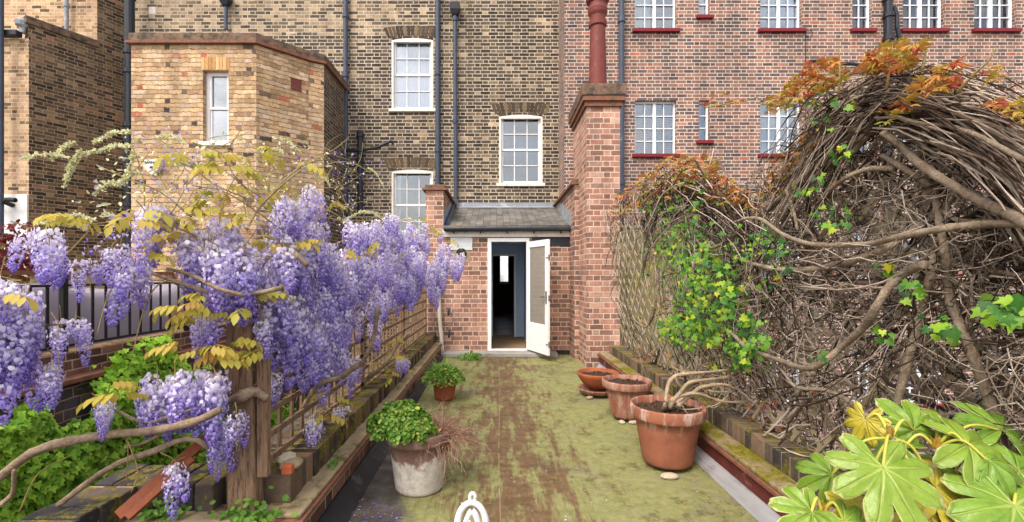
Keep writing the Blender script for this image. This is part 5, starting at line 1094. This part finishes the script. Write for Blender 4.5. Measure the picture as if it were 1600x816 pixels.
# ------------------------------------------------------------------ statuette
st=thing('statuette','white ceramic abstract statuette of looped figures standing on the terrace','statuette',(-.117,2.13,0))
cx,cy=-.117,2.13
b=MB(); an=np.linspace(0,2*np.pi,28)
tube(b,[(cx+.066*math.sin(a),cy,.335+.10*math.cos(a)) for a in an],[.013,.015,.019,.022,.019,.015,.013],12,3); b.build('outer_figure',M['statue'],st,smooth=True)
b=MB(); tube(b,[(cx+.004+.021*math.sin(a)*.62,cy,.458+.021*math.cos(a)) for a in an],.0085,10,2); b.build('head',M['statue'],st,smooth=True)
b=MB(); tube(b,[(cx-.05,cy-.004,.27),(cx-.034,cy-.008,.33),(cx+.0,cy-.008,.40),(cx+.026,cy-.008,.36),(cx+.03,cy-.006,.29),(cx+.01,cy,.24)],[.012,.013,.015,.013,.012],10,6); tube(b,[(cx-.012,cy-.01,.36),(cx-.014,cy-.014,.29),(cx+.006,cy-.012,.25)],[.008,.013,.009],10,5); b.build('inner_figure',M['statue'],st,smooth=True)
b=MB(); lathe(b,[(0,0),(.06,0),(.062,.03),(.045,.10),(.03,.19),(.022,.235),(0,.24)],(cx,cy,0),32); b.build('pedestal',M['statue'],st,smooth=True)

# ------------------------------------------------------------------ fatsia
fa=thing('variegated_fatsia','large leaved variegated evergreen with big lobed leaves and yellow stalks','plant',(1.25,1.45,0))
def fatleaf(c,rad,nrm,tip,mat,lobes=8,span=5.2,droop=.35,seed=0):
    rg=np.random.default_rng(seed); na=lobes*22; ang=np.linspace(-span/2,span/2,na+1); w=span/lobes
    rr=[];vv=[]
    for a in ang:
        ph=((a+span/2)/w)%1-.5; k=min(lobes-1,int((a+span/2)/w)); amp=1-.38*abs((k+.5)/lobes-.5)*2
        x=abs(ph)*2; r=amp*(.55+.45*(1-x**2.2)**.85) if x<1 else amp*.55
        rr.append(r*(1+.02*math.sin(a*31+seed))); vv.append(1-min(1,abs(ph)*w*1.)*3.2)
    rr=np.array(rr); K=9; V=[];E=[];VE=[]
    for j in range(K+1):
        f=j/K
        for a,r,v in zip(ang,rr,vv):
            d=r*f; ph=((a+span/2)/w)%1-.5
            x,y=d*math.sin(a),d*math.cos(a); z=-droop*d*d+.05*math.cos(a*lobes*2*np.pi/span)*d*(-1)+.10*abs(ph)*d+.04*math.sin(7*x+seed)*f+.02*math.sin(11*y+2*seed)*f
            V.append((x,y,z)); E.append(f*(1 if r>0 else 1)); 
            pd=abs(ph)*w*d; VE.append(1-min(1,pd/(.036*(1.1-f)+.005)) if f<.93 else .2)
    m=na+1
    q=[(j*m+i,(j+1)*m+i,(j+1)*m+i+1,j*m+i+1) for j in range(K) for i in range(na)]
    B=basis(np.array(nrm,float)[None],np.array(tip,float)[None])[0]
    W=(np.array(V)@B.T)*rad+np.array(c)
    b=MB(); b.add(W,q); b.extra={'edge':[np.array(E)],'vein':[np.array(VE)]}
    o=b.build('leaf',M[mat],fa,smooth=True); sdf=o.modifiers.new('t','SOLIDIFY'); sdf.thickness=.0012; return o
D0=1.45
nodes={'a':P(1392,684,1.48),'b':P(1462,700,1.52),'c':P(1284,802,1.40),'d':P(1590,800,1.40)}
FL=[((1380,731),1.36,98,(-.1,-.75,.62),(-.15,-.5,-.85),'fat','a'),((1512,696),1.46,92,(.1,-.62,.78),(.9,-.25,-.3),'fat','b'),((1428,672),1.55,56,(-.2,-.8,.3),(-.5,.1,.9),'fat','a'),
((1462,762),1.44,92,(.1,-.6,.75),(.7,-.45,-.6),'faty','a'),((1268,800),1.38,62,(-.1,-.7,.7),(-.8,-.2,-.3),'fat','c'),((1300,742),1.50,52,(-.35,-.75,.6),(-.6,.0,-.2),'fat','a'),((1585,790),1.34,112,(0,-.7,.7),(-.3,-.5,-.4),'fat','d'),
((1565,672),1.60,72,(.1,-.6,.6),(.3,.2,.6),'fat','b'),((1500,745),1.52,80,(-.1,-.8,.5),(.1,-.5,-.8),'fat','b'),((1350,792),1.44,70,(0,-.7,.6),(-.2,-.4,-.9),'faty','a'),((1590,735),1.50,90,(.1,-.7,.7),(.6,-.3,-.4),'fat','b'),
((1445,800),1.40,64,(.1,-.5,.8),(.2,-.8,-.5),'faty','a'),((1352,655),1.55,44,(-.9,-.3,.2),(-.1,.0,-1),'faty','a'),((1410,700),1.53,60,(-.2,-.5,.8),(-.7,.4,.3),'fat','b'),((1545,720),1.42,60,(.0,-.6,.8),(.8,-.5,-.2),'fat','b'),((1320,815),1.36,60,(0,-.6,.7),(.3,-.6,-.5),'fat','c'),((1470,668),1.6,48,(.2,-.7,.6),(.8,.2,.4),'fat','b')]
for k,((x,y),dd,r,nr,tp,mt,nd) in enumerate(FL):
    c=np.array(P(x,y,dd)); fatleaf(c,r*dd/F,nr,tp,mt,7 if k%3 else 8,5.5,.22+.16*(k%3),k)
    a=np.array(nodes[nd]); m=(a+c)/2+np.array([0,0,.045]); b=MB(); tube(b,[a,m,c-norm(np.array(nr,float))*.003],[.0055,.0045,.004],7,6,rnd=R.random()); b.build('petiole',M['petiole'],fa,smooth=True)
for nd in 'abcd':
    a=np.array(nodes[nd]); b=MB(); tube(b,[(1.25+.1*('abcd'.index(nd)-1.5),1.5,.30),a*(.5)+np.array([1.25,1.5,.3])*.5+(0,.05,0),a-(0,0,.06),a],[.014,.012,.011,.013],8,6); b.build('stem',M['bark'],fa,smooth=True)
    b=MB(); n=16; aa=R.uniform(0,6.28,n); inst(b,[(0,0,0),(.3,.5,.15),(0,1,.1),(-.3,.5,.15)],a+R.normal(0,.006,(n,3)),basis(np.stack([np.cos(aa),np.sin(aa),R.uniform(.0,.5,n)],1),np.stack([.3*np.cos(aa),.3*np.sin(aa),np.ones(n)],1)),R.uniform(.02,.045,n),[(0,1,2,3)]); b.build('bud_scales',M['fruit'],fa)
pot('terracotta pot standing below the large variegated evergreen',(1.25,1.5,.004),.15,.22,.33,.07,M['terra3'],.04)

# ------------------------------------------------------------------ litter
b=MB(); n=95; q=pxscatter([(540,816),(560,780),(600,790),(640,800),(650,816)],50)+pxscatter([(600,560),(900,560),(1150,816),(500,816)],45)
loc=np.array([(lambda D:((x-VX)*D/F,D,.006))(EYE*F/(y-HY)) for x,y in q]); loc[:,0]=np.clip(loc[:,0],-.95,1.5)
inst(b,leaflet(1,.8),loc,basis(R.normal(0,.2,(n,3))+(0,0,1),R.normal(0,1,(n,3))),R.uniform(.008,.02,n),LQ,rnd=np.r_[R.uniform(.3,.9,50),R.uniform(0,.6,45)]); stuff(b.build('fallen_petals',M['flower']))
b=MB(); n=420; loc=np.stack([1.585-np.abs(R.normal(0,.16,n)),R.uniform(2.4,7.2,n),np.full(n,.008)],1); loc[:130,0]=-.93+np.abs(R.normal(0,.10,130)); inst(b,leaflet(1,.5),loc,basis(R.normal(0,.25,(n,3))+(0,0,1),R.normal(0,1,(n,3))),R.uniform(.008,.024,n),LQ); stuff(b.build('leaf_litter',M['deadleaf']))

# ------------------------------------------------------------------ camera, light, world
cd=bpy.data.cameras.new('camera'); cam=bpy.data.objects.new('camera',cd); COL.objects.link(cam); scene.camera=cam
cam.location=(0,0,EYE); cam.rotation_euler=(math.pi/2,0,0); cd.sensor_width=36; cd.lens=F/1600*36; cd.shift_x=(800-VX)/1600; cd.shift_y=(HY-408)/1600; cd.clip_end=500; cd.clip_start=.05
EL,AZ=math.radians(50),math.radians(215)     # azimuth clockwise from +Y: behind the camera, to the left
w=bpy.data.worlds.new('World'); scene.world=w; w.use_nodes=True; nt=w.node_tree
bg=nt.nodes['Background']; sk=nt.nodes.new('ShaderNodeTexSky'); sk.sky_type='NISHITA'; sk.sun_disc=False; sk.sun_elevation=EL; sk.sun_rotation=AZ; sk.dust_density=6; sk.air_density=1.; sk.ozone_density=.6
tc=nt.nodes.new('ShaderNodeTexCoord'); nn_=nt.nodes.new('ShaderNodeTexNoise'); nn_.inputs['Scale'].default_value=3.2; nn_.inputs['Detail'].default_value=7; nn_.inputs['Roughness'].default_value=.6
mp=nt.nodes.new('ShaderNodeMapping'); mp.inputs['Scale'].default_value=(1,1,2.6); nt.links.new(tc.outputs['Generated'],mp.inputs[0]); nt.links.new(mp.outputs[0],nn_.inputs['Vector'])
cr_=nt.nodes.new('ShaderNodeValToRGB'); cr_.color_ramp.elements[0].position=.42; cr_.color_ramp.elements[1].position=.58; nt.links.new(nn_.outputs['Fac'],cr_.inputs[0])
mx=nt.nodes.new('ShaderNodeMix'); mx.data_type='RGBA'; nt.links.new(cr_.outputs[0],mx.inputs[0]); nt.links.new(sk.outputs[0],mx.inputs[6]); mx.inputs[7].default_value=(5.2,5.1,5.0,1)
nt.links.new(mx.outputs[2],bg.inputs[0]); bg.inputs[1].default_value=.15
sd=bpy.data.lights.new('sun','SUN'); so=bpy.data.objects.new('sun',sd); COL.objects.link(so); sd.energy=1.2; sd.angle=math.radians(26); sd.color=(1,.96,.9)
dirv=Vector((math.sin(AZ)*math.cos(EL),math.cos(AZ)*math.cos(EL),math.sin(EL))); so.rotation_euler=(-dirv).to_track_quat('-Z','Y').to_euler(); so.location=(-4,-6,9)
vs=scene.view_settings; vs.view_transform='Standard'; vs.look='None'; vs.gamma=1; vs.exposure=1.2
scene.cycles.use_denoising=True; scene.cycles.max_bounces=7; scene.cycles.transparent_max_bounces=12
